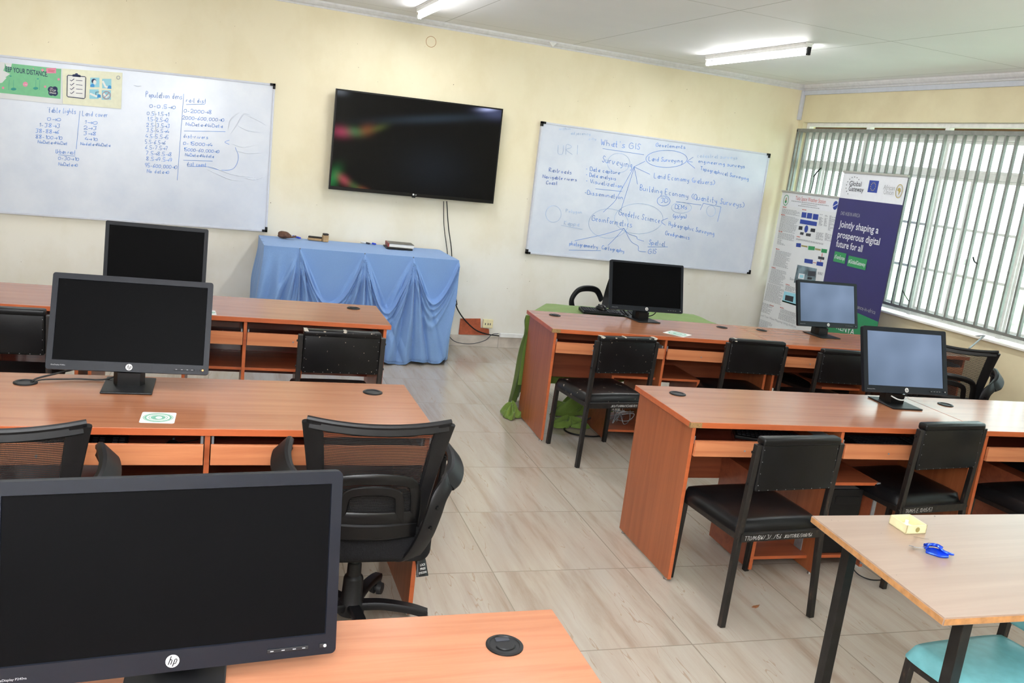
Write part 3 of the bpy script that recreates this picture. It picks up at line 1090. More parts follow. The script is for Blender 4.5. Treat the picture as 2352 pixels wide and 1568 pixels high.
# raised creases of the film, clear of the ink
def crease(pts, w, h):
    q = catmull([Vector((a, b, 0)) for a, b in pts], 7)
    n = len(q)
    rows = []
    for i, v in enumerate(q):
        tg = (q[min(i + 1, n - 1)] - q[max(i - 1, 0)]).normalized()
        nx, ny = -tg.y, tg.x
        k = math.sin(PI * i / (n - 1)) * .55
        row = []
        for s_, hh in ((-1, 0), (-.4, .8), (0, 1), (.4, .8), (1, 0)):
            P_ = on((v.x + nx * w * s_ * (k + .15)), (v.y + ny * w * s_ * (k + .15)), 'y', -.0307 - hh * h * k) - BLo
            row.append(mm.bm.verts.new(P_))
        rows.append(row)
    for a, b in zip(rows, rows[1:]):
        for k in range(4):
            mm.bm.faces.new((a[k], a[k + 1], b[k + 1], b[k]))
for pts, w, h in (([(523, 300), (530, 275), (550, 258)], 2.2, .006), ([(528, 310), (545, 285), (560, 262), (580, 266)], 2.0, .006),
                  ([(560, 262), (590, 275), (615, 290)], 2.0, .005), ([(480, 380), (505, 390), (540, 402), (590, 408)], 2.4, .006),
                  ([(470, 386), (500, 400), (530, 412), (560, 416)], 2.0, .005), ([(535, 345), (570, 352), (605, 350)], 1.8, .005),
                  ([(530, 330), (560, 338), (600, 330)], 1.8, .004), ([(540, 285), (570, 300), (608, 305)], 1.8, .004),
                  ([(556, 408), (585, 412), (612, 404)], 2.2, .005), ([(355, 250), (358, 285), (356, 330)], 2.2, .004), ([(306, 195), (315, 198), (326, 197)], 1.8, .003)):
    crease(pts, w, h)
mm.build('film_crease', 'film', BL_, True)
# right board handwriting, crop at 3.675x from (1180, 260)
fR = fnp(BRo)
mm = MB()
def R_(txt, zx, zy, zw, zh, slope=-.12, mi=0, w=1.0):
    h_ = MB(); hand(h_, txt, (1180 + zx / 3.675, -(260 + zy / 3.675)), zh / 3.675, fR, w, 0, slope, width=zw / 3.675)
    h_.build('faded_handwriting' if mi == 1 else 'handwriting', ('ink', 'ink_faint', 'ink_dark')[mi], BR_, recalc=False)
def Rc(pts, mi=0, w=.9):
    curve2(mm, [(1180 + a / 3.675, -(260 + b / 3.675)) for a, b in pts], fR, w, mi)
def Re(cx_, cy_, rx, ry, mi=1, w=1.0):
    ring2(mm, (1180 + cx_ / 3.675, -(260 + cy_ / 3.675)), rx / 3.675, ry / 3.675, fR, w, mi)
RA = (("What's GIS", 735, 268, 340, 50, -.12, 0), ('Geoelements', 1200, 280, 255, 30, -.08, 0), ('Surveying', 745, 412, 262, 58, -.2, 0),
          ('Land Surveying', 1140, 400, 290, 36, -.06, 0), ('- Data capture', 610, 480, 292, 32, -.13, 0), ('- Data analysis', 610, 528, 258, 30, -.15, 0),
          ('- Visualization', 610, 582, 312, 34, -.16, 0), ('-Dissemination', 600, 682, 328, 36, -.14, 0), ('cadastral surveys', 1545, 370, 348, 28, -.05, 1),
          ('engineering surveys', 1555, 415, 402, 30, -.12, 0), ('Topographical Surveying', 1575, 478, 412, 32, -.22, 0), ('Land Economy (valuers)', 1185, 545, 518, 42, -.12, 0),
          ('Building Economy (Quantity Surveys)', 1065, 648, 888, 46, -.17, 0), ('3D', 1242, 752, 62, 36, 0, 0), ('DEMs', 1362, 805, 108, 34, -.05, 0), ('(gis/geo)', 1342, 882, 120, 34, -.05, 0),
          ('Geodetic Science', 888, 858, 350, 48, -.20, 0), ('Geoinformatics', 660, 905, 345, 48, -.17, 0), ('Hydrographic Surveying', 1308, 948, 388, 38, -.22, 0),
          ('Geodynamics', 1280, 1025, 208, 34, -.2, 0), ('Spatial', 1140, 1105, 142, 40, -.12, 0), ('GIS', 1135, 1185, 75, 40, 0, 0), ('photogrammetry', 470, 1112, 242, 34, -.13, 0),
          ('Cartography', 745, 1145, 190, 32, -.17, 0), )
for a in RA:
    if a[1] < 1000 and a[2] < 760:
        R_(*a)
for p in ([(750, 298), (1100, 350)], [(690, 637), (915, 660)]):
    Rc(p)
IK = ['ink', 'ink_faint', 'ink_dark']
mm.build('underline', IK, BR_, recalc=False)
mm = MB()
for a in RA:
    if a[2] >= 840:
        R_(*a)
for a in RA:
    if a[1] >= 1000 and a[2] < 840:
        R_(*a)
mm = MB()
Re(1290, 385, 175, 72, 0); Re(1265, 740, 55, 42, 0); Re(1415, 797, 85, 46); Re(800, 930, 168, 124, 1); Re(1055, 890, 205, 128, 1); Re(1665, 825, 38, 46); Re(885, 420, 95, 82, 1)
for p in ([(1015, 452), (1110, 405)], [(1015, 452), (1150, 515)], [(1015, 452), (1030, 520), (1045, 600)], [(1015, 452), (900, 660), (850, 745), (755, 835)],
          [(1018, 455), (960, 640), (925, 750), (905, 815)], [(930, 970), (750, 1025), (515, 1075)], [(930, 970), (870, 1040), (795, 1115)], [(930, 970), (965, 1015), (1035, 1040), (1045, 1062), (1100, 1080)],
          [(930, 970), (990, 1080), (1050, 1120), (1055, 1160), (1115, 1170)], [(1300, 885), (1245, 912), (1280, 945)], [(1465, 405), (1515, 370)], [(1465, 408), (1510, 412)], [(1465, 410), (1500, 440), (1530, 465)],
          [(1600, 760), (1750, 790)], [(1750, 790), (1720, 915)], [(1600, 760), (1575, 815)], [(1370, 745), (1585, 775)], [(1130, 1128), (1300, 1128)], [(465, 1155), (735, 1160)]):
    Rc(p)
IK = ['ink', 'ink_faint', 'ink_dark']
mm.build('link_lines', IK, BR_, recalc=False)
R_('Railroads', 298, 492, 196, 32, -.12, 2); R_('Navigable rivers', 245, 545, 292, 28, -.1, 2); R_('Coast', 275, 598, 98, 28, -.05, 2)
mm = MB(); R_('Polygon', 440, 835, 140, 26, -.08, 1); Re(335, 850, 65, 70); R_('Kappa', 425, 940, 132, 34, -.1, 1); Rc([(400, 945), (580, 978)], 1)
mm.build('faded_lines', IK, BR_, recalc=False)
for a in (('adjacency', 480, 178, 172, 22, -.04, 1), ('within', 384, 140, 100, 20, 0, 1), ('city', 630, 225, 70, 20, 0, 1), ('URI', 370, 348, 180, 78, 0, 1)):
    R_(*a)

# ---- laminated notice across the top left of the left board
P0 = on(140, 190, 'y', -.040)
t = thing('notice_poster', 'torn laminated notice taped across the top of the left whiteboard', 'poster', P0)
fP = lambda y: (lambda a, b: on(a / 7.84, 130 - b / 7.84, 'y', y) - P0)
q = lambda pts, y: [fP(y)(a, -b) for a, b in pts]
mm = MB(); mm.prism(q([(-60, 90), (230, 125), (1120, 215), (1125, 860), (-60, 740)], -.0335), (0, -.0015, 0)); mm.build('paper_sheet', 'poster_paper', t)
mm = MB(); mm.prism(q([(90, 115), (110, 170), (150, 190), (200, 190), (215, 125), (1103, 222), (1088, 760), (-60, 645), (-60, 490), (40, 470), (120, 380), (95, 375), (185, 310), (130, 285), (60, 250), (85, 190)], -.0352), (0, -.0012, 0)); mm.build('green_panel', 'printmint', t)
mm = MB(); mm.prism(q([(1122, 215), (2205, 290), (2180, 940), (1130, 850)], -.0335), (0, -.002, 0)); mm.build('cream_panel', 'printcream', t)
mm = MB()
F1 = fP(-.0368)
o_ = F1(100, -262); ex = (F1(860, -362) - o_); Wd = ex.length; ex.normalize(); ez = (F1(100, -200) - F1(100, -262)).normalized()
fit_text(mm, 'EEP YOUR DISTANCE.', o_, ex, ez, Wd, .036, 0, .012)
mm.build('headline', 'printnavy', t, recalc=False)
mm = MB()
def bl(c, r, mi, k=1.0):
    disc2(mm, (c[0], -c[1]), r, r * k, F1, mi)
for c, r in (((765, 242), 24), ((1056, 408), 22), ((812, 540), 20), ((56, 562), 22), ((598, 214), 10), ((456, 498), 45)):
    bl(c, r, 0)
mm.build('pink_dot', 'printpink', t, recalc=False)
mm = MB(); rect2(mm, 832, 1010, -300, -205, F1, 0); mm.build('pink_label', 'printpink', t, recalc=False)
mm = MB()
for c in ((915, 590), (985, 590), (925, 650), (990, 655)):
    bl(c, 54, 0)
mm.build('navy_badge', 'printnavy', t, recalc=False)
mm = MB()
for c, r in (((245, 585), 50), ((642, 570), 46), ((190, 350), 20), ((682, 400), 20)):
    bl(c, r, 0, .5)
for x in (160, 240, 640, 710):
    stroke(mm, [(x, -600), (x + 6, -420)], F1, 5, 0)
mm.build('figure_print', 'printteal', t, recalc=False)
mm = MB()
F2 = fP(-.0376)
for txt, x, y, w_, h_ in (('HELP', 905, 575, 50, 22), ('STOP', 895, 620, 110, 40), ('SPREAD', 890, 660, 120, 32), ('1.5M', 425, 512, 62, 26)):
    fit_text(mm, txt, F2(x, -y), ex, ez, w_ / 2352 * 1.0 * .86 * .85 * 1.25, h_ / 2352 * .86, 0, .01)
for x, y, w_ in ((865, 238, 120), (865, 262, 110)):
    stroke(mm, [(x, -y), (x + w_, -y - 14)], F2, 9, 1)
mm.build('small_print', ['poster_paper', 'printred'], t, recalc=False)
mm = MB()
F3 = fP(-.0368)
mm.prism([F3(a, -b) for a, b in ((1225, 335), (1525, 365), (1525, 745), (1225, 720))], (0, -.0004, 0), 1)
F3 = fP(-.0378)
stroke(mm, [(1225, -335), (1530, -362), (1545, -380), (1530, -740), (1510, -755), (1225, -722), (1205, -705), (1212, -350), (1228, -335)], F3, 14, 0)
mm.poly([F3(a, -b) for a, b in ((1305, 322), (1350, 315), (1360, 300), (1395, 300), (1405, 322), (1450, 335), (1450, 370), (1305, 358))], 0)
for k, y in enumerate((425, 502, 578, 652)):
    stroke(mm, [(1262, -y + 5), (1285, -y - 15), (1335, -y + 25)], F3, 12, 0)
    stroke(mm, [(1370, -y - 3), (1485, -y - 12)], F3, 9, 0)
mm.build('checklist_print', ['printnavy', 'paper'], t, recalc=False)
mm = MB()
for x, y in ((1625, 380), (1840, 400), (1612, 590), (1832, 605)):
    rect2(mm, x, x + 165, -(y + 170), -y, fP(-.0366), 0)
for x, y in ((1625, 545), (1930, 575), (1740, 735)):
    mm.poly([fP(-.0372)(a, b) for a, b in ((x, -y), (x + 75, -y - 5), (x + 75, -y + 45), (x + 40, -y + 60), (x, -y + 35))], 1)
disc2(mm, (1690, -440), 42, 42, fP(-.0372), 2)
disc2(mm, (1706, -462), 30, 42, fP(-.0374), 3)
for a in (((1850, -440), (1900, -540), (1940, -550)), ((1620, -665), (1700, -700), (1750, -720)), ((1860, -660), (1920, -730), (1960, -690))):
    stroke(mm, a, fP(-.0374), 34, 3)
ring2(mm, (1918, -695), 70, 68, fP(-.038), 8, 4)
stroke(mm, [(1870, -745), (1966, -645)], fP(-.038), 8, 4)
stroke(mm, [(1725, -690), (1725, -640), (1785, -635)], fP(-.038), 8, 2)
ring2(mm, (2130, -378), 30, 30, fP(-.038), 12, 5)
mm.build('hygiene_print', ['printcyan', 'printsky', 'printnavy', 'paper', 'printred', 'printgrey'], t, recalc=False)

# ---- television
t = thing('television', 'large black flat television mounted on the wall between the two whiteboards', 'television', (-3.99, -.1, 1.79))
tc = [(-4.742, 2.201), (-3.246, 2.227), (-3.239, 1.375), (-4.741, 1.358)]
lc = lambda x, z, y: (x + 3.99, y, z - 1.79)
mm = MB()
mm.prism([lc(x, z, .0) for x, z in tc], (0, .035, 0))
mm.box(-.45, .45, .035, .065, -.28, .2, .01)
mm.build('television_case', 'glossblack', t)
mm = MB(); mm.box(-.22, .22, .065, .099, -.16, .16, .003); mm.build('wall_bracket', 'steel_black', t)
def inset(i0, i1):
    (a, b, c_, d) = tc
    return [(a[0] + i0, a[1] - i0), (b[0] - i0, b[1] - i0), (c_[0] - i0, c_[1] + i1), (d[0] + i0, d[1] + i1)]
# the switched-on dark panel: backlight bleed, plus coloured reflection streaks painted as emission
ts = NT('television_panel')
v = ts.coords()
sx = ts.n('ShaderNodeSeparateXYZ'); ts.l(v, sx.inputs[0])
ts.b.inputs['Base Color'].default_value = lin(7, 7, 8)
ts.b.inputs['Specular IOR Level'].default_value = 0.12
ts.b.inputs['Roughness'].default_value = 0.22
X_, Z_ = sx.outputs[0], sx.outputs[2]
def gauss(x0, z0, rx, rz, ang=0.0):
    ca, sa = math.cos(ang), math.sin(ang)
    dx = ts.math('SUBTRACT', X_, x0); dz = ts.math('SUBTRACT', Z_, z0)
    a = ts.math('DIVIDE', ts.math('ADD', ts.math('MULTIPLY', dx, ca), ts.math('MULTIPLY', dz, sa)), rx)
    b = ts.math('DIVIDE', ts.math('SUBTRACT', ts.math('MULTIPLY', dz, ca), ts.math('MULTIPLY', dx, sa)), rz)
    e = ts.math('MULTIPLY', ts.math('ADD', ts.math('MULTIPLY', a, a), ts.math('MULTIPLY', b, b)), -1.0)
    return ts.math('EXPONENT', e)
acc = None
for col, g_ in ((lin(150, 50, 80), gauss(-.68, .06, .08, .045)), (lin(36, 100, 60), gauss(-.57, .075, .07, .04)), (lin(110, 60, 34), gauss(-.47, .10, .07, .045, .4)),
                (lin(60, 70, 30), gauss(-.37, .13, .08, .03, .4)), (lin(36, 48, 60), gauss(.12, .27, .5, .035, .16)), (lin(180, 190, 235), gauss(.60, .415, .08, .018, .15)),
                (lin(70, 76, 110), gauss(.66, .39, .14, .05)), (lin(90, 96, 104), gauss(-.72, .39, .06, .03)), (lin(34, 120, 60), gauss(-.72, -.33, .05, .09, -.4)),
                (lin(150, 56, 72), gauss(-.63, -.34, .06, .035, -.6)), (lin(40, 80, 40), gauss(-.54, -.385, .07, .03, -.5)), (lin(110, 56, 36), gauss(-.45, -.41, .06, .025, -.3)),
                (lin(16, 22, 30), gauss(.15, -.15, .3, .2)), (lin(12, 12, 12), gauss(0, 0, 3, 3))):
    c_ = ts.mix(g_, (0, 0, 0, 1), col)
    acc = c_ if acc is None else ts.mix(1.0, acc, c_, 'ADD')
ts.l(acc, ts.b.inputs['Emission Color'])
ts.b.inputs['Emission Strength'].default_value = 0.8
mm = MB(); mm.prism([lc(x, z, 0) for x, z in inset(.013, .030)], (0, -.001, 0)); mm.build('screen', ts.m, t)
mm = MB(); disc2(mm, (-.005, -.405), .008, .008, lambda a, b: Vector((a, -.0015, b)), 0)
fit_text(mm, 'LG', (.008, -.0015, -.411), (1, 0, 0), (0, 0, 1), .016, .010)
mm.box(-.016, .016, -.002, .012, -.433, -.418, .002, 1)
mm.build('logo', ['inkwhite', 'plastic'], t, recalc=False)

# ---- wires under the television, cut-out board, socket, trunking, round patch
mm = MB()
for u0, du in ((1019, 0), (1026, 3)):
    pts = [(u0, 462), (u0 + 1 + du, 520), (u0 + 8 + du, 575), (u0 + 14, 640), (u0 + 24, 700)]
    mm.tube([on(u, v, 'y', -.02) for u, v in pts], .0045 if du else .0035)
tag(mm.build('television_cable', 'plastic', None, True), 'pair of black cables hanging down the wall below the television', 'cable')
mm = MB(); mm.tube([on(u, v, 'y', -.03) for u, v in ((1044, 690), (1052, 712), (1068, 735), (1092, 757), (1118, 767), (1146, 771))], .006)
tag(mm.build('power_cable', 'plastic', None, True), 'thick black cable running down across the red wall board to the floor trunking', 'cable')
mm = MB(); mm.tube([on(u, v, 'y', -.035) for u, v in ((1044, 692), (1040, 720), (1029, 752), (1032, 772), (1050, 786), (1085, 789), (1115, 781), (1130, 768), (1145, 766))], .0035)
tag(mm.build('thin_cable', 'printdark', None, True), 'thin grey cable looping over the skirting beside the blue table', 'cable')
mm = MB(); c4 = [on(u, v, 'y', -.0) for u, v in ((1057, 731), (1103, 731), (1103, 752), (1122, 755), (1123, 769), (1053, 767))]
mm.prism([(p.x, -.001, max(p.z, .112)) for p in c4], (0, -.012, 0))
tag(mm.build('wall_board', 'redboard'), 'red brown board patch screwed low on the wall behind the socket', 'board')
t = thing('wall_socket', 'cream double wall socket at the corner of the red brown board', 'socket', (-3.135, -.013, .235))
mm = MB(); mm.box(-.050, .050, -.030, .0, -.042, .042, .005); mm.build('socket_plate', 'cream_plastic', t)
mm = MB()
for x in (-.028, .0, .02):
    mm.box(x - .004, x + .004, -.032, -.029, -.012, .006)
mm.build('socket_hole', 'printdark', t)
mm = MB(); mm.box(-3.00, -1.0, -.045, -.012, .108, .148, .004)
tag(mm.build('floor_trunking', 'white_plastic'), 'white plastic trunking lying along the top of the skirting tiles', 'cable trunking')
mm = MB(); ring2(mm, (-3.943, 2.709), .045, .045, lambda a, b: Vector((a, -.002, b)), .004)
tag(mm.build('wall_cover', 'paleedge'), 'round painted-over cover outline high on the wall above the television', 'wall cover')
mm = MB(); p = Vector((-2.83, -.03, ZC - .012)); mm.prism([p + Vector(q_) for q_ in ((-.04, 0, .0), (.04, 0, 0), (0, 0, -.04))], (0, -.03, 0))
tag(mm.build('cornice_clip', 'white_plastic'), 'small white triangular clip on the ceiling cornice right of the television', 'clip')

# ================================================================ banners by the window
def banner(name, label, A, B, H, sheet):
    A, B = Vector(A), Vector(B)
    ex_ = (B - A); W_ = ex_.length; ex_.normalize()
    ez_ = Vector((0, 0, 1)); n_ = ex_.cross(ez_)        # faces the room
    t_ = thing(name, label, 'roll-up banner', A, 0, 'roll-up banners')
    m_ = MB(); m_.prism([Vector((0, 0, .05)), ex_ * W_ + Vector((0, 0, .05)), ex_ * W_ + ez_ * (H - .01), ez_ * (H - .01)], n_ * -.0015); m_.build('banner_sheet', sheet, t_)
    m_ = MB(); m_.bar(ez_ * (H - .008) - ex_ * .004, ez_ * (H - .008) + ex_ * (W_ + .004), .026, .02, .004, up=(0, 0, 1)); m_.build('top_rail', 'banner_rail', t_)
    m_ = MB(); m_.bar(ez_ * .035 - ex_ * .01, ez_ * .035 + ex_ * (W_ + .01), .09, .07, .01, up=(0, 0, 1)); m_.build('base_cassette', 'banner_rail', t_)
    m_ = MB(); m_.cyl(ex_ * W_ / 2 - n_ * .02 + ez_ * .05, ex_ * W_ / 2 - n_ * .02 + ez_ * (H - .02), .008); m_.build('support_pole', 'banner_rail', t_)
    def loc(u, v):
        d = FW * FPX + RT * (u - 1176) - UP * (v - 784)
        k = (A - CAM).dot(n_) / d.dot(n_)
        P_ = CAM + d * k - A
        return P_.dot(ex_), P_.dot(ez_)
    F = lambda off: (lambda a, b: ex_ * a + ez_ * b + n_ * off)
    return t_, W_, ex_, ez_, loc, F
pa_, pb_ = on(1940, 391, 'x', -.155), on(2087, 403, 'x', -.25)
pA, pB = (pa_.x, pa_.y, 0), (pb_.x, pb_.y, 0)
t, W_, ex, ez, loc, F = banner('purple_banner', 'tall purple and white roll-up banner standing in front of the window bars', pA, pB, 2.055, 'purple')
H_ = 2.055
z_ = lambda u, v: (1700 + u / 2.529, 180 + v / 2.529)
mm = MB(); b1 = loc(*z_(575, 692))[1]
mm.prism([F(.0005)(0, b1), F(.0005)(W_, b1), F(.0005)(W_, H_ - .015), F(.0005)(0, H_ - .015)], ex.cross(ez) * .0008); mm.build('white_header', 'banner_white', t)
mm = MB(); g0 = loc(*z_(640, 1360))[1]; g1 = loc(*z_(805, 1415))[1]
mm.prism([F(.0005)(0, .06), F(.0005)(W_, .06), F(.0005)(W_, g1), F(.0005)(W_ * .5, g1 + .03), F(.0005)(0, g0 + .12)], ex.cross(ez) * .0008); mm.build('green_footer', 'green_print', t)
# lettering: 0 black 1 white 2 grey 3 green 4 blue 5 star 6 gold
BP = ['printblack', 'banner_white', 'printgrey', 'printgreen', 'printblue', 'printstar', 'printgold']
mm = MB()
def cut(nm):
    global mm
    mm.build(nm, BP, t, recalc=False)
    mm = MB()
gc = loc(*z_(665, 628))
for k in range(10):
    th = PI * (.28 + k * .115)
    disc2(mm, (gc[0] - .02 + .105 * math.cos(th), gc[1] + .0 + .085 * math.sin(th)), .0055, .0055, F(.003), 0, 8)
def T_(txt, u0, v0, u1, v1, h, mi, bold=0.0, off=.003):
    a = loc(*z_(u0, v0)); b = loc(*z_(u1, v1))
    fit_text(mm, txt, F(off)(*a), ex, ez, b[0] - a[0], h, mi, bold)
T_('Global', 635, 622, 703, 630, .044, 0, .003); T_('Gateway', 630, 652, 716, 664, .044, 0, .003)
cut('header_logo')
T_('African', 832, 645, 898, 652, .042, 2); T_('Union', 834, 672, 890, 680, .042, 2)
cut('header_lettering')
T_('D4D HUB IN AFRICA', 585, 792, 696, 806, .034, 2)
cut('small_lettering')
T_('Jointly shaping a', 575, 862, 803, 900, .062, 1, .012); T_('prosperous digital', 566, 922, 810, 965, .062, 1, .012); T_('future for all', 557, 976, 710, 1005, .062, 1, .012)
cut('slogan')
T_('governance-in-africa', 628, 1320, 790, 1350, .036, 2)
cut('web_address')
T_('KENYA', 560, 1455, 665, 1475, .055, 1, .004)
cut('footer_lettering')
for (u0, v0, u1, v1), txt in (((542, 1022, 616, 1065), '#TeamEurope'), ((622, 1040, 740, 1092), '#GlobalGateway')):
    a = loc(*z_(u0, v1 - 10)); b = loc(*z_(u1, v0 + 12))
    rect2(mm, a[0], b[0], a[1] - .01, a[1] + .085, F(.0022), 3)
    fit_text(mm, txt, F(.003)(a[0] + .012, a[1] + .02), ex, ez, b[0] - a[0] - .024, .036, 1, .004)
    cut('hashtag_label')
a = loc(*z_(740, 660)); b = loc(*z_(805, 615))
rect2(mm, a[0], b[0], a[1], a[1] + .105, F(.0022), 4)
fc = ((a[0] + b[0]) / 2, a[1] + .052)
for k in range(12):
    disc2(mm, (fc[0] + .034 * math.sin(k * PI / 6), fc[1] + .034 * math.cos(k * PI / 6)), .0042, .0042, F(.003), 5, 8)
cut('star_flag')
ec = loc(*z_(925, 655))
ring2(mm, ec, .043, .055, F(.003), .007, 6); ring2(mm, ec, .034, .044, F(.003), .003, 2)
mm.poly([F(.0034)(ec[0] + x * .03, ec[1] + y * .036) for x, y in ((-.7, .6), (-.1, .8), (.5, .6), (.6, .2), (.9, .1), (.4, -.3), (.2, -.9), (-.05, -.9), (-.15, -.1), (-.8, .1))], 6)
cut('round_emblem')

qa = on(1798, 437, 'x', -.105); qb = on(1930, 455, 'x', -.105)
t, W_, ex, ez, loc, F = banner('science_poster_banner', 'tall white roll-up science poster standing between the purple banner and the room corner', (-.105, qa.y, 0), (-.105, qb.y, 0), 1.815, 'poster_paper')
z_ = lambda u, v: (1740 + u / 4.613, 430 + v / 4.613)
mm = MB()
# 0 grey 1 red 2 blue 3 green 4 dark 5 olive 6 cyan 7 photo 8 black 9 pale
def T2(txt, u0, v0, u1, v1, h, mi, bold=0.0):
    a = loc(*z_(u0, v0)); b = loc(*z_(u1, v1))
    fit_text(mm, txt, F(.002)(*a), ex, ez, b[0] - a[0], h, mi, bold)
def Q2(pts, mi, off=.0016):
    mm.poly([F(off)(*loc(*z_(*p))) for p in pts], mi)
Q2([(262, 80), (862, 158), (850, 268), (250, 190)], 9, .0008)
T2('Taita Space Weather Station', 402, 132, 720, 176, .04, 1)
DOTS = [(360, 148, 755), (465, 182, 632), (430, 198, 655)]
for u0, v0 in ((268, 212), (250, 292), (225, 470), (195, 655), (150, 850), (300, 1030), (130, 1250), (475, 240), (415, 525), (240, 1275)):
    DOTS.append((u0, v0, -(u0 + 42)))
random.seed(11)
def lines(u0, v0, u1, n, dv, du=0.0, sl=.13, h=.0058):
    for k in range(n):
        a = loc(*z_(u0 + du * k, v0 + dv * k)); b = loc(*z_(u1 + du * k - random.choice((0, 0, 0, 12, 40)), v0 + dv * k + sl * (u1 - u0)))
        x = a[0]
        while x < b[0] - .01:
            w_ = random.uniform(.012, .035)
            rect2(mm, x, min(x + w_, b[0]), a[1], a[1] + h, F(.0018), 0)
            x += w_ + .006
for u0, v0, u1 in DOTS:
    a = loc(*z_(u0, v0)); b = loc(*z_(abs(u1), v0 + .13 * (abs(u1) - u0)))
    x = a[0]
    while x < b[0] - .008:
        w_ = random.uniform(.01, .028)
        rect2(mm, x, min(x + w_, b[0]), a[1], a[1] + .0085, F(.0018), 1 if u1 < 0 else 0)
        x += w_ + .005
lines(262, 232, 455, 5, 11, -1.8); lines(255, 302, 440, 15, 11.2, -2.3); lines(225, 482, 395, 6, 11, -2.2); lines(215, 555, 300, 5, 11, -2)
lines(196, 670, 360, 15, 11, -2.2); lines(150, 862, 315, 14, 11, -2.6); lines(108, 1020, 290, 16, 11.4, -2.4); lines(52, 1225, 165, 9, 11, -2.4)
lines(300, 1042, 410, 6, 9.5, -1.5); lines(245, 1290, 415, 4, 11, -2); lines(230, 1335, 415, 6, 11, -2); lines(20, 1400, 165, 8, 12, -2)
lines(660, 290, 700, 12, 10, -1.2); lines(715, 300, 745, 12, 10, -1.2); lines(765, 305, 830, 16, 10, -1.2); lines(625, 480, 700, 8, 10, -1.2); lines(720, 490, 790, 8, 10, -1.2)
lines(640, 900, 700, 3, 9, -1); lines(345, 960, 395, 3, 9, -1); lines(410, 545, 700, 2, 9, -1)
T2('and Train Wave Mapping Using Artificial', 35, 1362, 415, 1440, .022, 0)
for pts, mi in (([(472, 262), (522, 268), (514, 324), (464, 318)], 2), ([(530, 270), (582, 276), (574, 334), (520, 328)], 2), ([(592, 280), (648, 288), (640, 346), (584, 340)], 2),
                ([(455, 338), (632, 368), (626, 412), (448, 384)], 2), ([(440, 410), (480, 414), (474, 452), (434, 448)], 8), ([(566, 434), (614, 440), (608, 478), (560, 470)], 8),
                ([(455, 474), (492, 478), (486, 506), (450, 500)], 4), ([(516, 486), (568, 492), (562, 522), (512, 514)], 4),
                ([(412, 590), (462, 594), (458, 636), (408, 630)], 2), ([(540, 620), (610, 628), (604, 668), (536, 662)], 3), ([(680, 650), (740, 658), (734, 698), (674, 690)], 3),
                ([(645, 730), (710, 742), (706, 770), (642, 758)], 4), ([(500, 755), (588, 768), (584, 812), (496, 798)], 2), ([(630, 785), (698, 796), (692, 838), (624, 826)], 2),
                ([(465, 610), (530, 622), (530, 638), (465, 626)], 5), ([(612, 645), (670, 655), (670, 672), (612, 662)], 5), ([(590, 792), (625, 798), (625, 804), (590, 798)], 1),
                ([(683, 698), (690, 699), (686, 735), (679, 734)], 1), ([(668, 768), (675, 769), (672, 790), (665, 789)], 1),
                ([(425, 820), (630, 862), (610, 1030), (385, 1010)], 7), ([(285, 1100), (415, 1130), (412, 1255), (262, 1208)], 6), ([(262, 1196), (412, 1240), (412, 1255), (262, 1210)], 3)):
    Q2(pts, mi)
Q2([(540, 884), (618, 892), (608, 945), (530, 938)], 4, .002); Q2([(440, 910), (502, 920), (492, 975), (430, 965)], 9, .002); Q2([(452, 925), (490, 931), (484, 962), (446, 956)], 6, .0023); Q2([(532, 950), (580, 955), (575, 980), (528, 975)], 8, .002); Q2([(298, 1140), (384, 1158), (376, 1216), (290, 1194)], 8, .002)
c_ = loc(*z_(517, 441)); disc2(mm, c_, .028, .036, F(.0016), 2)
c_ = loc(*z_(303, 137)); ring2(mm, c_, .040, .052, F(.0018), .007, 3); disc2(mm, (c_[0], c_[1] - .012), .016, .018, F(.0018), 3); disc2(mm, (c_[0], c_[1] + .01), .009, .018, F(.002), 5)
c_ = loc(*z_(826, 192)); disc2(mm, c_, .034, .042, F(.0018), 2); stroke(mm, [(c_[0] - .03, c_[1] - .015), (c_[0] + .034, c_[1] + .02)], F(.0022), .007, 9)
mm.build('poster_print', ['printgrey', 'printred', 'printblue', 'printgreen', 'printdark', 'printolive', 'printcyan', 'printphoto', 'printblack', 'banner_white'], t, recalc=False)
# cord that ties the grey banner's rail to the grille
mm = MB()
mm.tube([on(u, v, 'x', -.085) for u, v in ((1886, 386), (1876, 396), (1869, 406))], .007)
mm.tube([on(u, v, 'x', -.10) for u, v in ((1871, 402), (1868, 418), (1864, 434), (1858, 449), (1850, 446))], .0045)
tag(mm.build('tie_cord', 'plastic', None, True), 'dark cord tying the top of the white poster banner to the window bars', 'cord')
mm = MB(); mm.tube([on(u, v, 'x', -.058) for u, v in ((2245, 606), (2238, 600), (2235, 590))], .006)
tag(mm.build('bar_hook', 'steel_black', None, True), 'short bent dark hook sticking out from a window bar right of the purple banner', 'hook')
mm = MB(); mm.tube([on(u, v, 'x', -.058) for u, v in ((2073, 666), (2080, 680), (2088, 692))], .0035)
tag(mm.build('loose_wire', 'steel_black', None, True), 'thin black wire end caught low on the window bars beside the purple banner', 'wire')
a = on(2262, 770, 'x', -.05); b = on(2226, 800, 'x', -.30)
mm = MB(); mm.bar(a, b, .014, .008, .002)
mm.bar(on(2240, 772, 'x', -.03), a, .018, .008, .002)
tag(mm.build('casement_stay', 'grey_metal'), 'bare metal window stay sticking out from the sill above the mesh chair', 'window stay')

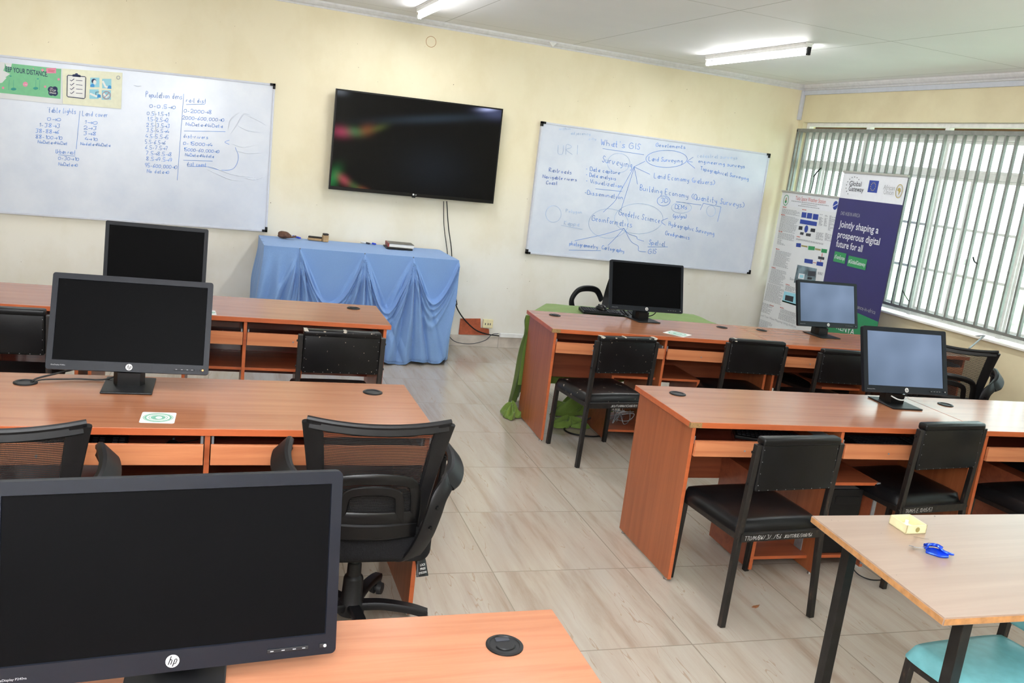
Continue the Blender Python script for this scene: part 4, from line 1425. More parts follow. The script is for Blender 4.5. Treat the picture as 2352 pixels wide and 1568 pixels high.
# ================================================================ desks
random.seed(5)
DW = 1.63
H = .77
def grommet(parent, x, y, kind):
    m_ = MB()
    r = .041
    if kind == 'open':
        m_.lathe([(r, 0), (r, .003), (r - .003, .005), (r - .010, .005), (r - .012, .003), (r - .014, .0012), (0, .0012)], 32, (x, y, H))
    else:
        m_.lathe([(r, 0), (r, .003), (r - .003, .005), (r - .008, .005), (r - .009, .0035), (.0, .0045)], 32, (x, y, H))
        m_.box(x - .016, x + .016, y + .012, y + .026, H + .002, H + .0062, .002, 1)
        m_.tube([(x + .022 * math.cos(a), y + .022 * math.sin(a), H + .005) for a in [R(200 + 14 * k) for k in range(11)]], .0022, 6)
    return m_.build('cable_grommet', ['plastic', 'printblack'], parent, True)
def desk(x, y, deg, D, label, chipped=False, raise_tray=0.0, pull=0.0, grom=('closed', 'closed'), panel='inner', white_edge=False, detail=True, z=0):
    """x, y is the front left corner of the top; local x runs along the desk, y towards the front wall"""
    t = thing('computer_desk', label, 'desk', (x, y, 0), R(deg), 'computer desks')
    m_ = MB()
    fs = m_.box(0, DW - .003, 0, D, H - .026, H, .0015, 1)
    m_.bm.normal_update()
    for f in m_.bm.faces:
        if f.normal.z > .9 and f.calc_area() > .01:
            f.material_index = 0
    m_.build('desk_top', ['top', 'edge'], t)
    if chipped:
        m_ = MB(); m_.box(-.0012, .055, -.0012, .012, H - .025, H - .0012, .0); m_.build('chipped_corner', 'chip', t.children[-1] if False else [c for c in t.children if c.name.startswith('desk_top')][0])
        plabel([c for c in bpy.data.objects if c.name.startswith('chipped_corner')][-1], 'bare particle board where the edge band is missing')
    def panelx(xx, nm, z0=.012, y0=.018, y1=None, z1=H - .027, m='side'):
        q_ = MB(); q_.box(xx, xx + .018, y0, y1 if y1 else D - .02, z0, z1, .001, 0)
        q_.bm.normal_update()
        for f in q_.bm.faces:
            if abs(f.normal.y) > .9:
                f.material_index = 1
        return q_.build(nm, [m, 'edge'], t)
    panelx(.022, 'side_panel'); panelx(DW - .043, 'side_panel')
    panelx(DW / 2 - .009, 'divider_panel', y0=.022)
    m_ = MB(); m_.box(.04, DW - .043, D - .115, D - .10, .325, H - .027); m_.build('modesty_panel', panel, t)
    # keyboard trays: front lip, board, side slides
    for a, b in ((.042, DW / 2 - .012), (DW / 2 + .012, DW - .045)):
        zt = .612 + raise_tray
        m_ = MB(); m_.box(a + .012, b - .012, .02 - pull, .38, zt, zt + .016, .001); tr = m_.build('keyboard_tray', 'dark_panel', t)
        m_ = MB(); m_.box(a, b, .002 - pull, .018 - pull, zt, zt + .072, .001); m_.build('tray_front', 'lip', tr)
        m_ = MB(); k = a + (b - a) * .33; m_.cyl((k, .0 - pull, zt + .03), (k, .003 - pull, zt + .03), .0045, seg=12); m_.build('tray_screw', 'grey_metal', tr)
        for xx in (a + .002, b - .010):
            m_ = MB(); m_.box(xx, xx + .008, .03, .37, zt + .05, zt + .085, .001)
            m_.build('tray_slide', 'grey_metal', tr)
    # computer compartment either side of the divider
    c = DW / 2
    m_ = MB(); m_.box(c - .31, c + .31, .09, D - .12, .445, .461, .001, 0)
    m_.bm.normal_update()
    for f in m_.bm.faces:
        if abs(f.normal.y) > .9:
            f.material_index = 1
    m_.build('compartment_top', ['inner', 'edge'], t)
    for a, b in ((c - .31, c - .010), (c + .010, c + .31)):
        m_ = MB(); m_.box(a, b, .09, D - .12, .065, .081, .001, 0)
        m_.bm.normal_update()
        for f in m_.bm.faces:
            if abs(f.normal.y) > .9:
                f.material_index = 1
        m_.build('compartment_shelf', ['inner', 'edge'], t)
    panelx(c - .326, 'compartment_side', y0=.09, y1=D - .12, z1=.461, m='inner'); panelx(c + .31, 'compartment_side', y0=.09, y1=D - .12, z1=.461, m='inner')
    if white_edge:
        m_ = MB(); m_.box(c + .309, c + .329, .085, .091, .03, .462); plabel(m_.build('bare_edge', 'grey_metal', t), 'unfinished pale edge of the compartment side')
    for xx, yy in ((.031, .05), (.031, D - .06), (DW - .034, .05), (DW - .034, D - .06), (c, .06), (c, D - .2)):
        m_ = MB(); m_.cyl((xx, yy, 0), (xx, yy, .013), .012, .009, 14); m_.build('desk_foot', 'chrome', t)
    m_ = MB(); m_.box(c - .014, c - .009, .14, .20, .082, .15, .002); m_.build('metal_bracket', 'grey_metal', t)
    grommet(t, .165, D - .14, grom[0]); grommet(t, DW - .165, D - .14, grom[1])
    return t
def at(t, x, y, z):
    a = t.rotation_euler.z
    return Vector((t.location.x + x * math.cos(a) - y * math.sin(a), t.location.y + x * math.sin(a) + y * math.cos(a), z))
def leftdesk(xr, yr, deg, D, *a, **k):
    th = R(deg)
    return desk(xr - DW * math.cos(th), yr - DW * math.sin(th), deg, D, *a, **k)
dL1 = leftdesk(-4.714, -2.931, -2.07, .606, 'wooden desk at the aisle end of the left front row, nearest the blue cloth', panel='dark_panel')
dL2 = leftdesk(-4.932, -4.846, -1.21, .645, 'wooden computer desk in the left middle row carrying the monitor with the orange power light', panel='dark_panel', raise_tray=.036, pull=.03, grom=('open', 'open'))
dL3 = leftdesk(-5.002, -6.740, -1.46, .600, 'bright orange wooden desk nearest the camera at the bottom left')
dR1 = desk(-3.636, -2.776, -4.83, .627, 'wooden desk at the left end of the right front row, green cloth hanging behind it', chipped=True)
e1 = at(dR1, DW, 0, 0)
dR1b = desk(e1.x, e1.y, -4.83, .627, 'wooden desk at the window end of the right front row, in front of the banners')
dR2 = desk(-3.749, -4.692, -2.99, .597, 'wooden desk with bare tall side panel at the aisle end of the right middle row', chipped=True, grom=('open', 'closed'), white_edge=True)
e2 = at(dR2, DW, 0, 0)
dR2b = desk(e2.x, e2.y, -2.99, .597, 'wooden desk at the right edge of the photo, its top shining with window light', grom=('open', 'closed'))
e3 = at(dL1, -DW, 0, 0)
dL1b = desk(e3.x, e3.y, -2.07, .606, 'wooden desk at the far left end of the left front row', panel='dark_panel')
e4 = at(dL2, -DW, 0, 0)
dL2b = desk(e4.x, e4.y, -1.21, .645, 'wooden desk at the left edge of the photo, in the left middle row', panel='dark_panel')

# ================================================================ monitors
def monitor(x, y, z, yaw, tilt, W, Hh, label, screen='screen', led=False, base=None, bz=(.020, .022, .034), logo=.012, port=False):
    """x, y, z: centre of the bottom front edge of the panel"""
    t = thing('computer_monitor', label, 'computer monitor', (base[0], base[1], H + .0008), R(base[2]), 'computer monitors')
    inv = (Matrix.Translation((base[0], base[1], H)) @ Matrix.Rotation(R(base[2]), 4, 'Z')).inverted()
    Mh = inv @ Matrix.Translation((x, y, H + z)) @ Matrix.Rotation(R(yaw), 4, 'Z') @ Matrix.Rotation(-R(tilt), 4, 'X')
    s, tp, bt = bz
    m_ = MB()
    # bezel ring with rounded corners around a recessed screen
    m_.box(-W / 2, W / 2, .004, .030, 0, Hh, .010, 0, Mh, 3)
    def rr(x0, x1, z0, z1, r, y, n=5):
        pts = []
        for cx_, cz_, a0 in ((x1 - r, z1 - r, 0), (x0 + r, z1 - r, 90), (x0 + r, z0 + r, 180), (x1 - r, z0 + r, 270)):
            for k in range(n + 1):
                a = R(a0 + 90 * k / n)
                pts.append(Mh @ Vector((cx_ + r * math.cos(a), y, cz_ + r * math.sin(a))))
        return pts
    o_ = rr(-W / 2, W / 2, 0, Hh, .010, .0); i_ = rr(-W / 2 + s, W / 2 - s, bt, Hh - tp, .0015, .0)
    i2 = rr(-W / 2 + s + .0015, W / 2 - s - .0015, bt + .0015, Hh - tp - .0015, .0015, .004)
    o2 = rr(-W / 2, W / 2, 0, Hh, .010, .012)
    V = [[m_.bm.verts.new(p) for p in L] for L in (o2, o_, i_, i2)]
    n = len(o_)
    for A_, B_ in zip(V, V[1:]):
        for k in range(n):
            m_.bm.faces.new((A_[k], A_[(k + 1) % n], B_[(k + 1) % n], B_[k]))
    m_.build('monitor_bezel', 'bezel', t, True)
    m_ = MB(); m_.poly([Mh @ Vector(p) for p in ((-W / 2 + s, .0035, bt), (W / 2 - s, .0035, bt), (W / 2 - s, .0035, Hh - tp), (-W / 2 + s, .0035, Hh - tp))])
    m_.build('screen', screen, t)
    m_ = MB(); m_.box(-W * .30, W * .30, .028, .050, Hh * .12, Hh * .82, .012, 0, Mh); m_.build('rear_cover', 'plastic_dull', t, True)
    # stand: flat base plate, broad neck, hinge block
    m_ = MB(); m_.box(-.09, .09, -.11, .11, 0, .007, .003, 0); m_.build('stand_base', 'plastic', t)
    m_ = MB()
    ztop = z + .20
    hb = Mh @ Vector((0, .05, Hh * .45))
    m_.prism([(-.056, -.018 + .03, .007), (-.040, -.045 + .03, .007), (.040, -.045 + .03, .007), (.056, -.018 + .03, .007), (.052, .035 + .03, .007), (-.052, .035 + .03, .007)], (0, .0, .05))
    m_.prism([(-.054, -.010 + .03, .05), (-.036, -.034 + .03, .05), (.036, -.034 + .03, .05), (.054, -.010 + .03, .05), (.050, .03 + .03, .05), (-.050, .03 + .03, .05)], Vector((0, hb.y + .038, hb.z)) - Vector((0, .03, .05)))
    m_.build('stand_neck', 'glossblack', t, True, autos=30)
    m_ = MB(); fl_ = lambda a, b: Mh @ Vector((a, -.0006, b))
    disc2(m_, (0, bt * .5), logo, logo, fl_, 0, 30)
    fl2 = lambda a, b: Mh @ Vector((a, -.0011, b))
    k = logo * .11
    zc = bt * .5
    for pts in (((-5.5, -4.5), (-1.5, 7.5)), ((-3.6, 1.6), (-1.4, 2.8), (-.4, 1.6), (-2.2, -4.5)), ((.0, -7.5), (3.4, 2.6)), ((3.4, 2.6), (5.6, 2.6), (5.9, 1.2), (4.2, -3.6), (1.4, -3.8))):
        stroke(m_, [(a * k, zc + b * k) for a, b in pts], fl2, logo * .16, 1)
    m_.build('logo', ['inkwhite', 'bezel'], t, recalc=False)
    m_ = MB()
    rz_ = Mh
    m_.box(W * .28, W * .41, -.0025, .001, bt * .36, bt * .36 + .0075, .001, 0, Mh)
    for q_ in (.295, .33, .365, .395):
        m_.box(W * q_ - .003, W * q_ + .003, -.003, -.002, bt * .36 + .003, bt * .36 + .0045, 0, 1, Mh)
    m_.build('control_button', ['plastic_dull', 'printgrey'], t)
    m_ = MB(); m_.box(W * .445, W * .47, -.0025, .001, bt * .36, bt * .36 + .008, .001, 0, Mh)
    m_.cyl(Mh @ Vector((W * .463, -.001, bt * .36 + .004)), Mh @ Vector((W * .463, -.0034, bt * .36 + .004)), .0032, seg=12, mi=1)
    m_.build('power_button', ['plastic_dull', 'led' if led else 'printgrey'], t)
    m_ = MB(); o3 = Mh @ Vector((-W / 2 + .018, -.0006, bt * .42)); exm = (Mh.to_3x3() @ Vector((1, 0, 0))); ezm = (Mh.to_3x3() @ Vector((0, 0, 1)))
    fit_text(m_, 'EliteDisplay P240va', o3, exm, ezm, .048, .0042)
    m_.build('model_text', 'printgrey', t, recalc=False)
    return t
mA = monitor(-6.017, -2.531, .083, -4.4, 9.9, .546, .345, 'black monitor on the left front desk, half hidden behind the monitor with the orange light', base=(-6.01, -2.47, -2))
mB = monitor(-6.030, -4.371, .069, -2.7, 20.9, .57, .365, 'black widescreen monitor with an orange power light on the left middle desk', led=True, base=(-6.03, -4.328, -1.6), bz=(.020, .022, .036))
mC = monitor(-5.826, -6.328, .036, 3.6, 9.5, .602, .362, 'very large dark monitor nearest the camera, filling the bottom left corner', base=(-5.815, -6.235, -4), bz=(.021, .024, .040))
mD = monitor(-2.742, -2.350, .075, -2.4, 16.2, .583, .354, 'black widescreen monitor on the right front desk next to the green table', base=(-2.735, -2.29, 2), bz=(.018, .014, .034))
mE = monitor(-1.315, -2.573, .077, .6, 17.5, .555, .345, 'smaller grey-screened monitor on the right front row in front of the banners', 'screen_glow', base=(-1.32, -2.52, 0), bz=(.024, .018, .036))
mF = monitor(-2.279, -4.390, .073, -4.0, 19.1, .525, .345, 'grey-screened monitor on the right middle row in front of the window wall', 'screen_glow', base=(-2.29, -4.335, -6), bz=(.026, .022, .036))

def cable(label, pts, r=.0035, mat='plastic', name='monitor_cable'):
    m_ = MB(); m_.tube(pts, r); return tag(m_.build(name, mat, None, True), label, 'cable')
gz = H + .008
gB = at(dL2, .165, .505, H)
cable('black cable from the open desk grommet up behind the monitor with the orange light', [(gB.x + .012, gB.y, H - .02), (gB.x + .03, gB.y + .01, H + .012), (gB.x + .11, gB.y + .03, H + .035), (gB.x + .18, gB.y + .05, H + .06), (-6.06, -4.26, H + .19)], .0038)
cable('thin black cable lying low behind the monitor with the orange light', [(gB.x + .02, gB.y + .01, H - .01), (gB.x + .05, gB.y + .02, H + .008), (gB.x + .16, gB.y + .05, H + .006), (gB.x + .30, gB.y + .05, H + .02), (-6.0, -4.26, H + .16)], .003)
cable('black cable looping beside the stand of the monitor next to the green table', [(-2.66, -2.21, H + .22), (-2.58, -2.20, H + .09), (-2.60, -2.205, H + .03), (-2.68, -2.20, H + .006)], .004)
cable('two black leads dropping behind the left of the monitor next to the green table', [(-2.84, -2.235, H + .18), (-2.86, -2.21, H + .07), (-2.82, -2.205, H + .02), (-2.79, -2.2, H + .004)], .0045)
cable('short black cable behind the stand of the smaller grey-screened monitor', [(-1.28, -2.44, H + .16), (-1.20, -2.42, H + .06), (-1.24, -2.40, H + .03), (-1.30, -2.41, H + .006)], .0035)
cable('white cable wrapped round the stand of the right middle grey-screened monitor', [(-2.345, -4.355, H + .05), (-2.31, -4.372, H + .036), (-2.27, -4.372, H + .034), (-2.225, -4.352, H + .045)], .0035, 'white_plastic')

# ================================================================ stickers
def sticker(pts, label):
    P_ = [on(u, v, 'z', H + .0012) for u, v in pts]
    c_ = sum(P_, Vector()) / 4
    t = thing('desk_sticker', label, 'sticker', (c_.x, c_.y, H + .0004), 0, 'white square stickers with a green seal')
    a = (P_[1] - P_[0]).normalized(); w_ = ((P_[1] - P_[0]).length + (P_[2] - P_[3]).length) / 2
    b = Vector((-a.y, a.x, 0)); h_ = ((P_[3] - P_[0]).length + (P_[2] - P_[1]).length) / 2
    m_ = MB()
    pl = []
    for sx_, sy_, a0 in ((1, 1, 0), (-1, 1, 90), (-1, -1, 180), (1, -1, 270)):
        for k in range(4):
            an = R(a0 + 30 * k)
            pl.append(a * (sx_ * (w_ / 2 - .008) + .008 * math.cos(an)) + b * (sy_ * (h_ / 2 - .008) + .008 * math.sin(an)))
    m_.prism(pl, (0, 0, .0006)); m_.build('sticker_paper', 'paper', t)
    m_ = MB()
    F_ = lambda x_, y_: a * x_ + b * y_ + Vector((0, 0, .0010))
    r = min(w_, h_) * .43
    ring2(m_, (0, 0), r, r, F_, .0025); ring2(m_, (0, 0), r * .86, r * .86, F_, r * .14)
    ring2(m_, (0, 0), r * .62, r * .62, F_, .0025)
    disc2(m_, (0, 0), r * .5, r * .5, F_, 0)
    disc2(m_, (r * .05, -r * .05), r * .22, r * .3, lambda x_, y_: F_(x_, y_) + Vector((0, 0, .0004)), 1)
    m_.build('green_seal', ['stickergreen', 'paper'], t, recalc=False)
    return t
sticker(((317, 970), (401, 972), (405, 947), (329, 946)), 'white square sticker with a green seal on the left middle desk')
sticker(((1557, 775), (1582, 769), (1555, 760), (1529, 761)), 'white square sticker with a green seal on the right front desk')
sticker(((470, 722), (495, 723), (497, 713), (474, 712)), 'white green-seal sticker on the left front desk, peeping out right of a monitor')

# ================================================================ steel chairs
def steel_chair(name, label, loc, deg, worn=False, seat='vinyl', text=None, group='black vinyl chairs on steel legs', low=False, fmat='steel_rusty', patch=False, stool=False):
    t = thing(name, label, 'chair', (loc[0], loc[1], 0), R(deg), group)
    vm = 'vinyl_worn' if worn else seat
    x = .212
    zt = .80 if not low else .66
    if stool:
        zt = .425
    for sx_ in (-1, 1):
        m_ = MB()
        m_.bar((sx_ * (x + .022), -.225, 0), (sx_ * x, -.205, .42), .025, .025, .002)
        m_.bar((sx_ * x, -.205, .40), (sx_ * x, -.222, zt), .025, .025, .002)
        m_.build('leg', fmat, t)
        m_ = MB()
        m_.bar((sx_ * (x + .002), .215, 0), (sx_ * (x - .004), .20, .40), .025, .025, .002)
        m_.build('leg', fmat, t)
    m_ = MB()
    m_.box(-x, x, -.222, -.200, .375, .410, .001)
    m_.box(-x, x, .190, .212, .375, .405, .001)
    for sx_ in (-1, 1):
        m_.box(sx_ * x - .011, sx_ * x + .011, -.20, .20, .380, .405, .001)
    m_.build('seat_frame', fmat, t)
    # cushion: domed, wider at the front, rounded rim
    m_ = MB()
    N = 22
    def top(i, j):
        a, b = i * 2 - 1, j * 2 - 1
        wx = (.222 + .012 * j)
        rx = math.copysign(min(1, abs(a)) ** 1.0, a)
        q_ = (abs(a) ** 6 + abs(b) ** 6) ** (1 / 6) if (a or b) else 0
        edge = max(0.0, 1 - max(abs(a), abs(b)) ** 5)
        zz = .412 + .040 * min(1, edge * 2.2) ** .5 + .014 * (1 - a * a) * (1 - b * b)
        cr = .94 + .06 * min(1.0, (1 - min(abs(a), abs(b)) ** 6))
        return (rx * wx * cr, -.195 + (.215 + .195) * j if False else (b * .215 * cr + .012), zz)
    g_ = m_.grid(N, N, top)
    rim = [g_[0][i] for i in range(N)] + [g_[j][N - 1] for j in range(1, N)] + [g_[N - 1][i] for i in range(N - 2, -1, -1)] + [g_[j][0] for j in range(N - 2, 0, -1)]
    low_ = [m_.bm.verts.new((v.co.x, v.co.y, .404)) for v in rim]
    n = len(rim)
    for k in range(n):
        m_.bm.faces.new((rim[k], rim[(k + 1) % n], low_[(k + 1) % n], low_[k]))
    m_.bm.faces.new(low_)
    st = m_.build('seat', vm, t, True, autos=60)
    if stool:
        return t
    m_ = MB()
    z0, z1 = (.60, .825) if not low else (.49, .682)
    m_.box(-.198, .198, -.236, -.196, z0, z1, .012, 0, None, 3)
    m_.box(-.200, .200, -.243, -.190, z1 - .030, z1 + .004, .011, 0, None, 3)
    bk = m_.build('backrest', vm if not worn else 'vinyl_worn', t, True, autos=60)
    m_ = MB()
    for k in range(9):
        for zz in (z0 + .008,):
            m_.cyl((-.18 + k * .045, -.236, zz), (-.18 + k * .045, -.2375, zz), .0018, seg=8)
    for k in range(4):
        for sx_ in (-1, 1):
            m_.cyl((sx_ * .188, -.236, z0 + .03 + k * .05), (sx_ * .188, -.2375, z0 + .03 + k * .05), .0018, seg=8)
    m_.build('upholstery_stud', 'grey_metal', bk)
    m_ = MB()
    for sx_ in (-1, 1):
        for zz in (z0 + .03, z1 - .06):
            m_.cyl((sx_ * (x + .012), -.214, zz), (sx_ * (x + .018), -.214, zz), .006, seg=10)
        m_.cyl((sx_ * (x + .012), -.212, .393), (sx_ * (x + .019), -.212, .393), .006, seg=10)
    m_.build('frame_bolt', 'steel_rusty', t)
    if text:
        m_ = MB()
        xx = -.195
        for s_, w_, h_ in text:
            hand(m_, s_, (xx, .384), h_, lambda a, b: Vector((a, -.2235, b)), .0013, 0, 0, width=w_, jit=.015)
            xx += w_ + .012
        m_.build('painted_number', 'inkwhite', t, recalc=False)
    if patch:
        m_ = MB()
        for px_, pz_, r in patch:
            pts = []
            for k in range(9):
                a = 2 * PI * k / 9; q_ = r * random.uniform(.5, 1.2)
                pts.append((px_ + q_ * math.cos(a) * 1.4, -.2442, pz_ + q_ * math.sin(a) * .6))
            m_.prism(pts, (0, -.0015, 0))
            m_.box(px_ - r, px_ + r, -.24, -.20, z1 + .0035, z1 + .006, .001)
        plabel(m_.build('torn_patch', 'foam', bk), 'torn vinyl showing pale foam')
    return t
random.seed(21)
steel_chair('vinyl_chair', 'nearest black vinyl chair, with two white painted numbers on its rear rail', (-3.462, -4.832), 2.5,
            text=[('TTU/M/BW/.3/../156', .19, .018), ('JKU/TT/BSE/3/08/156', .15, .014)])
steel_chair('vinyl_chair', 'scuffed black vinyl chair, torn white along its edges, by the green cloth', (-3.337, -2.985), 5.0, worn=True,
            text=[('', 0.13, .01), ('JKU/TI/ANN/1/3/08/811', .19, .014)], patch=[(-.19, .826, .012), (.185, .826, .013), (-.03, .828, .006)])
steel_chair('vinyl_chair', 'black vinyl chair in the right front row with a white scar top left', (-2.285, -2.885), -6, patch=[(-.17, .815, .008)])
steel_chair('vinyl_chair', 'black vinyl chair in the right front row half hidden by the right middle grey-screened monitor', (-1.70, -3.075), -6)
steel_chair('vinyl_chair', 'black vinyl chair behind the cream socket box, with one short white painted number', (-2.425, -4.615), 4,
            text=[('TH/M/5.E.12/05/53', .18, .018)])
steel_chair('vinyl_chair', 'black vinyl chair at the right photo edge, only its seat showing', (-1.765, -4.86), 3)
steel_chair('vinyl_chair', 'black vinyl chair with a worn cracked top edge, pushed under the left front desk', (-5.07, -3.185), -1.0, worn=True, patch=[(-.19, .826, .010), (.01, .826, .008)])
steel_chair('vinyl_chair', 'black vinyl chair at the left photo edge, under the left front desk', (-6.665, -3.0), -1.5)
steel_chair('vinyl_stool', 'dark padded stool tucked far under the window end desk of the right front row', (-1.32, -2.58), 10, stool=True, group='stool under the desk')
steel_chair('turquoise_chair', 'turquoise vinyl seat chair on black steel legs under the pale table', (-3.415, -6.155), 93, seat='blue_vinyl', group='turquoise chair', low=True)

# ================================================================ mesh office chairs
def mesh_chair(label, loc, deg, base_deg=0, dz=0.0):
    t = thing('office_chair', label, 'office chair', (loc[0], loc[1], 0), R(deg), 'black mesh office chairs')
    # local: faces +y, back at y = -.22
    def bpt(a, h):
        """a in -1..1 across, h in 0..1 up the back; a gently curved and reclined shell"""
        w_ = .186 + .050 * h ** 1.3 if h > .12 else .175 + .02 * (h / .12)
        y_ = -.235 - .075 * h ** 1.5 + .035 * (h * (1 - h)) * 0 + (.030 * (a * a)) * (1 - .3 * h)
        z_ = .505 + .402 * h - .018 * (1 - a * a) * h + .0
        return Vector((a * w_, y_, z_ + dz))
    m_ = MB(); m_.grid(15, 17, lambda i, j: bpt((i * 2 - 1) * .95, .03 + j * .93)); m_.build('mesh_back', 'mesh', t, True)
    # frame around the mesh: wide flat side members, padded top band
    m_ = MB()
    for s_ in (-1, 1):
        m_.band([bpt(s_ * .93, h / 8) for h in range(9)], lambda k: .044 + .022 * k, .020, (s_ * .2, -1, 0))
    m_.band([bpt(-.97 + 1.94 * k / 8, .975) for k in range(9)], .036, .022, (0, -1, .2))
    m_.band([bpt(-.9 + 1.8 * k / 8, .02) for k in range(9)], .05, .018, (0, -1, .1))
    m_.build('back_frame', 'plastic', t, True)
    m_ = MB(); m_.tube([bpt(-1.0 + 2.0 * k / 8, 1.015) for k in range(9)], .010, 8); m_.build('top_trim', 'plastic', t, True)
    # lumbar support: outer arch, inner arch, broad lower band
    m_ = MB()
    def lp(a, h, o=.022):
        p = bpt(a, h); p.y -= o
        return p
    m_.band([lp(-.84, .04), lp(-.80, .20), lp(-.72, .38), lp(-.54, .48), lp(0, .52), lp(.54, .48), lp(.72, .38), lp(.80, .20), lp(.84, .04)], .036, .012, (0, -1, 0))
    m_.band([lp(-.54, .08), lp(-.50, .22), lp(-.44, .34), lp(-.28, .385), lp(0, .40), lp(.28, .385), lp(.44, .34), lp(.50, .22), lp(.54, .08)], .032, .012, (0, -1, 0))
    m_.band([lp(-.86, .095), lp(-.4, .10), lp(0, .10), lp(.4, .10), lp(.86, .095)], .060, .014, (0, -1, 0))
    m_.band([lp(-.92, .0, .026), lp(-.4, .0, .028), lp(0, .0, .028), lp(.4, .0, .028), lp(.92, .0, .026)], .056, .022, (0, -1, 0))
    m_.build('lumbar_support', 'glossblack', t, True)
    m_ = MB()
    vs_ = m_.box(-.235, .235, -.235, .235, .362 + dz, .492 + dz, .046, 0, None, 6)
    for v in vs_:
        if v.is_valid:
            v.co.z -= .012 * (1 - (v.co.x / .24) ** 2) * (1 if v.co.z > .46 + dz else 0)
            if v.co.y > .12:
                v.co.z -= (v.co.y - .12) * .16
    m_.build('seat', 'knitblack', t, True)
    m_ = MB(); m_.box(-.19, .19, -.18, .18, .350 + dz, .366 + dz, .006); m_.box(-.07, .07, -.09, .09, .325 + dz, .352 + dz, .008); m_.build('seat_pan', 'plastic', t)
    for s_ in (-1, 1):
        # arm: rises from under the seat rear, up along the back, loops out and forward
        m_ = MB()
        m_.band([(s_ * .12, -.13, .350 + dz), (s_ * .155, -.215, .385 + dz), (s_ * .188, -.266, .48 + dz), (s_ * .210, -.280, .57 + dz), (s_ * .226, -.276, .635 + dz), (s_ * .258, -.240, .672 + dz), (s_ * .286, -.17, .70 + dz)],
                lambda k: .054 + .010 * math.sin(k * PI), .020, (s_ * .40, -1, .15))
        m_.band([(s_ * .262, -.232, .668 + dz), (s_ * .290, -.205, .692 + dz), (s_ * .302, -.155, .718 + dz), (s_ * .296, -.095, .738 + dz), (s_ * .286, -.055, .735 + dz), (s_ * .278, -.042, .705 + dz)],
                lambda k: .062 + .022 * math.sin(k * PI), .030, (s_ * .9, 0, .8))
        m_.band([(s_ * .280, -.048, .72 + dz), (s_ * .276, -.055, .62 + dz), (s_ * .250, -.045, .48 + dz), (s_ * .20, -.02, .358 + dz)], lambda k: .050 - .012 * k, .022, (s_, 0, .2))
        m_.build('armrest', 'plastic', t, True)
        m_ = MB()
        for zz, xx, yy in ((.53, .202, -.288), (.605, .219, -.292)):
            m_ = MB(); m_.cyl((s_ * xx, yy + .006, zz + dz), (s_ * (xx + .003), yy - .006, zz + dz), .009, .006, 14)
            m_.build('arm_bolt', 'glossblack', t, True)
    m_ = MB(); m_.cyl((0, 0, .24), (0, 0, .33 + dz), .014, seg=20); m_.build('gas_lift', 'chrome', t, True)
    m_ = MB()
    m_.lathe([(.0, .265), (.020, .265), (.026, .258), (.027, .215), (.034, .208), (.037, .20), (.040, .115), (.046, .108), (.050, .08), (.05, .06), (0, .06)], 28)
    m_.build('lift_cover', 'plastic', t, True)
    sb = None
    m_ = MB()
    for k in range(5):
        a = R(base_deg + 72 * k)
        d = Vector((math.cos(a), math.sin(a), 0))
        m_.band([d * .03 + Vector((0, 0, .092)), d * .12 + Vector((0, 0, .098)), d * .22 + Vector((0, 0, .088)), d * .285 + Vector((0, 0, .072))], lambda q_: .050 - .016 * q_, .030, (0, 0, 1))
    sb = m_.build('star_base', 'plastic', t, True)
    for k in range(5):
        a = R(base_deg + 72 * k); d = Vector((math.cos(a), math.sin(a), 0)); n_ = Vector((-d.y, d.x, 0))
        m_ = MB(); c_ = d * .285
        m_.cyl(c_ + Vector((0, 0, .05)), c_ + Vector((0, 0, .075)), .006)
        w0 = c_ - d * .008 + Vector((0, 0, .026))
        for s_ in (-1, 1):
            m_.cyl(w0 + n_ * s_ * .006, w0 + n_ * s_ * .024, .026, .023, 22)
        m_.cyl(w0 - n_ * .006, w0 + n_ * .006, .012)
        m_.box(c_.x - .012, c_.x + .012, c_.y - .012, c_.y + .012, .045, .058, .004)
        m_.build('caster', 'castor_rubber', sb, True)
    # height lever with a round-ended paddle
    m_ = MB(); m_.tube([(.04, -.02, .342 + dz), (.15, -.05, .340 + dz), (.222, -.085, .335 + dz)], .006)
    m_.band([(.215, -.080, .345 + dz), (.226, -.105, .310 + dz), (.232, -.13, .265 + dz)], lambda k: .034 + .014 * k, .012, (.35, -1, -.3))
    lv = m_.build('height_lever', 'glossblack', t, True)
    m_ = MB(); o0 = Vector((.212, -.122, .302 + dz)); ex_ = Vector((.94, .33, 0)); ez_ = Vector((-.05, .38, .92))
    nn = ex_.cross(ez_).normalized()
    for k, s_ in enumerate(('LOCK', 'FREE', 'UP OR DOWN')):
        fit_text(m_, s_, o0 + nn * .012 - ez_ * .014 * k + ex_ * (.004 if k < 2 else -.002), ex_, ez_, .022 if k < 2 else .032, .008, 0, .01)
    m_.build('lever_text', 'inkwhite', lv, recalc=False)
    return t
mesh_chair('black mesh office chair with armrests in the centre aisle, beside the huge monitor', (-5.205, -4.86), -3, 61)
mesh_chair('black mesh office chair at the left edge of the photo, behind the huge monitor', (-6.345, -4.93), 4, 20)
mesh_chair('black mesh office chair by the window wall, behind the right middle grey-screened monitor', (-.93, -3.36), -40, 10, .045)

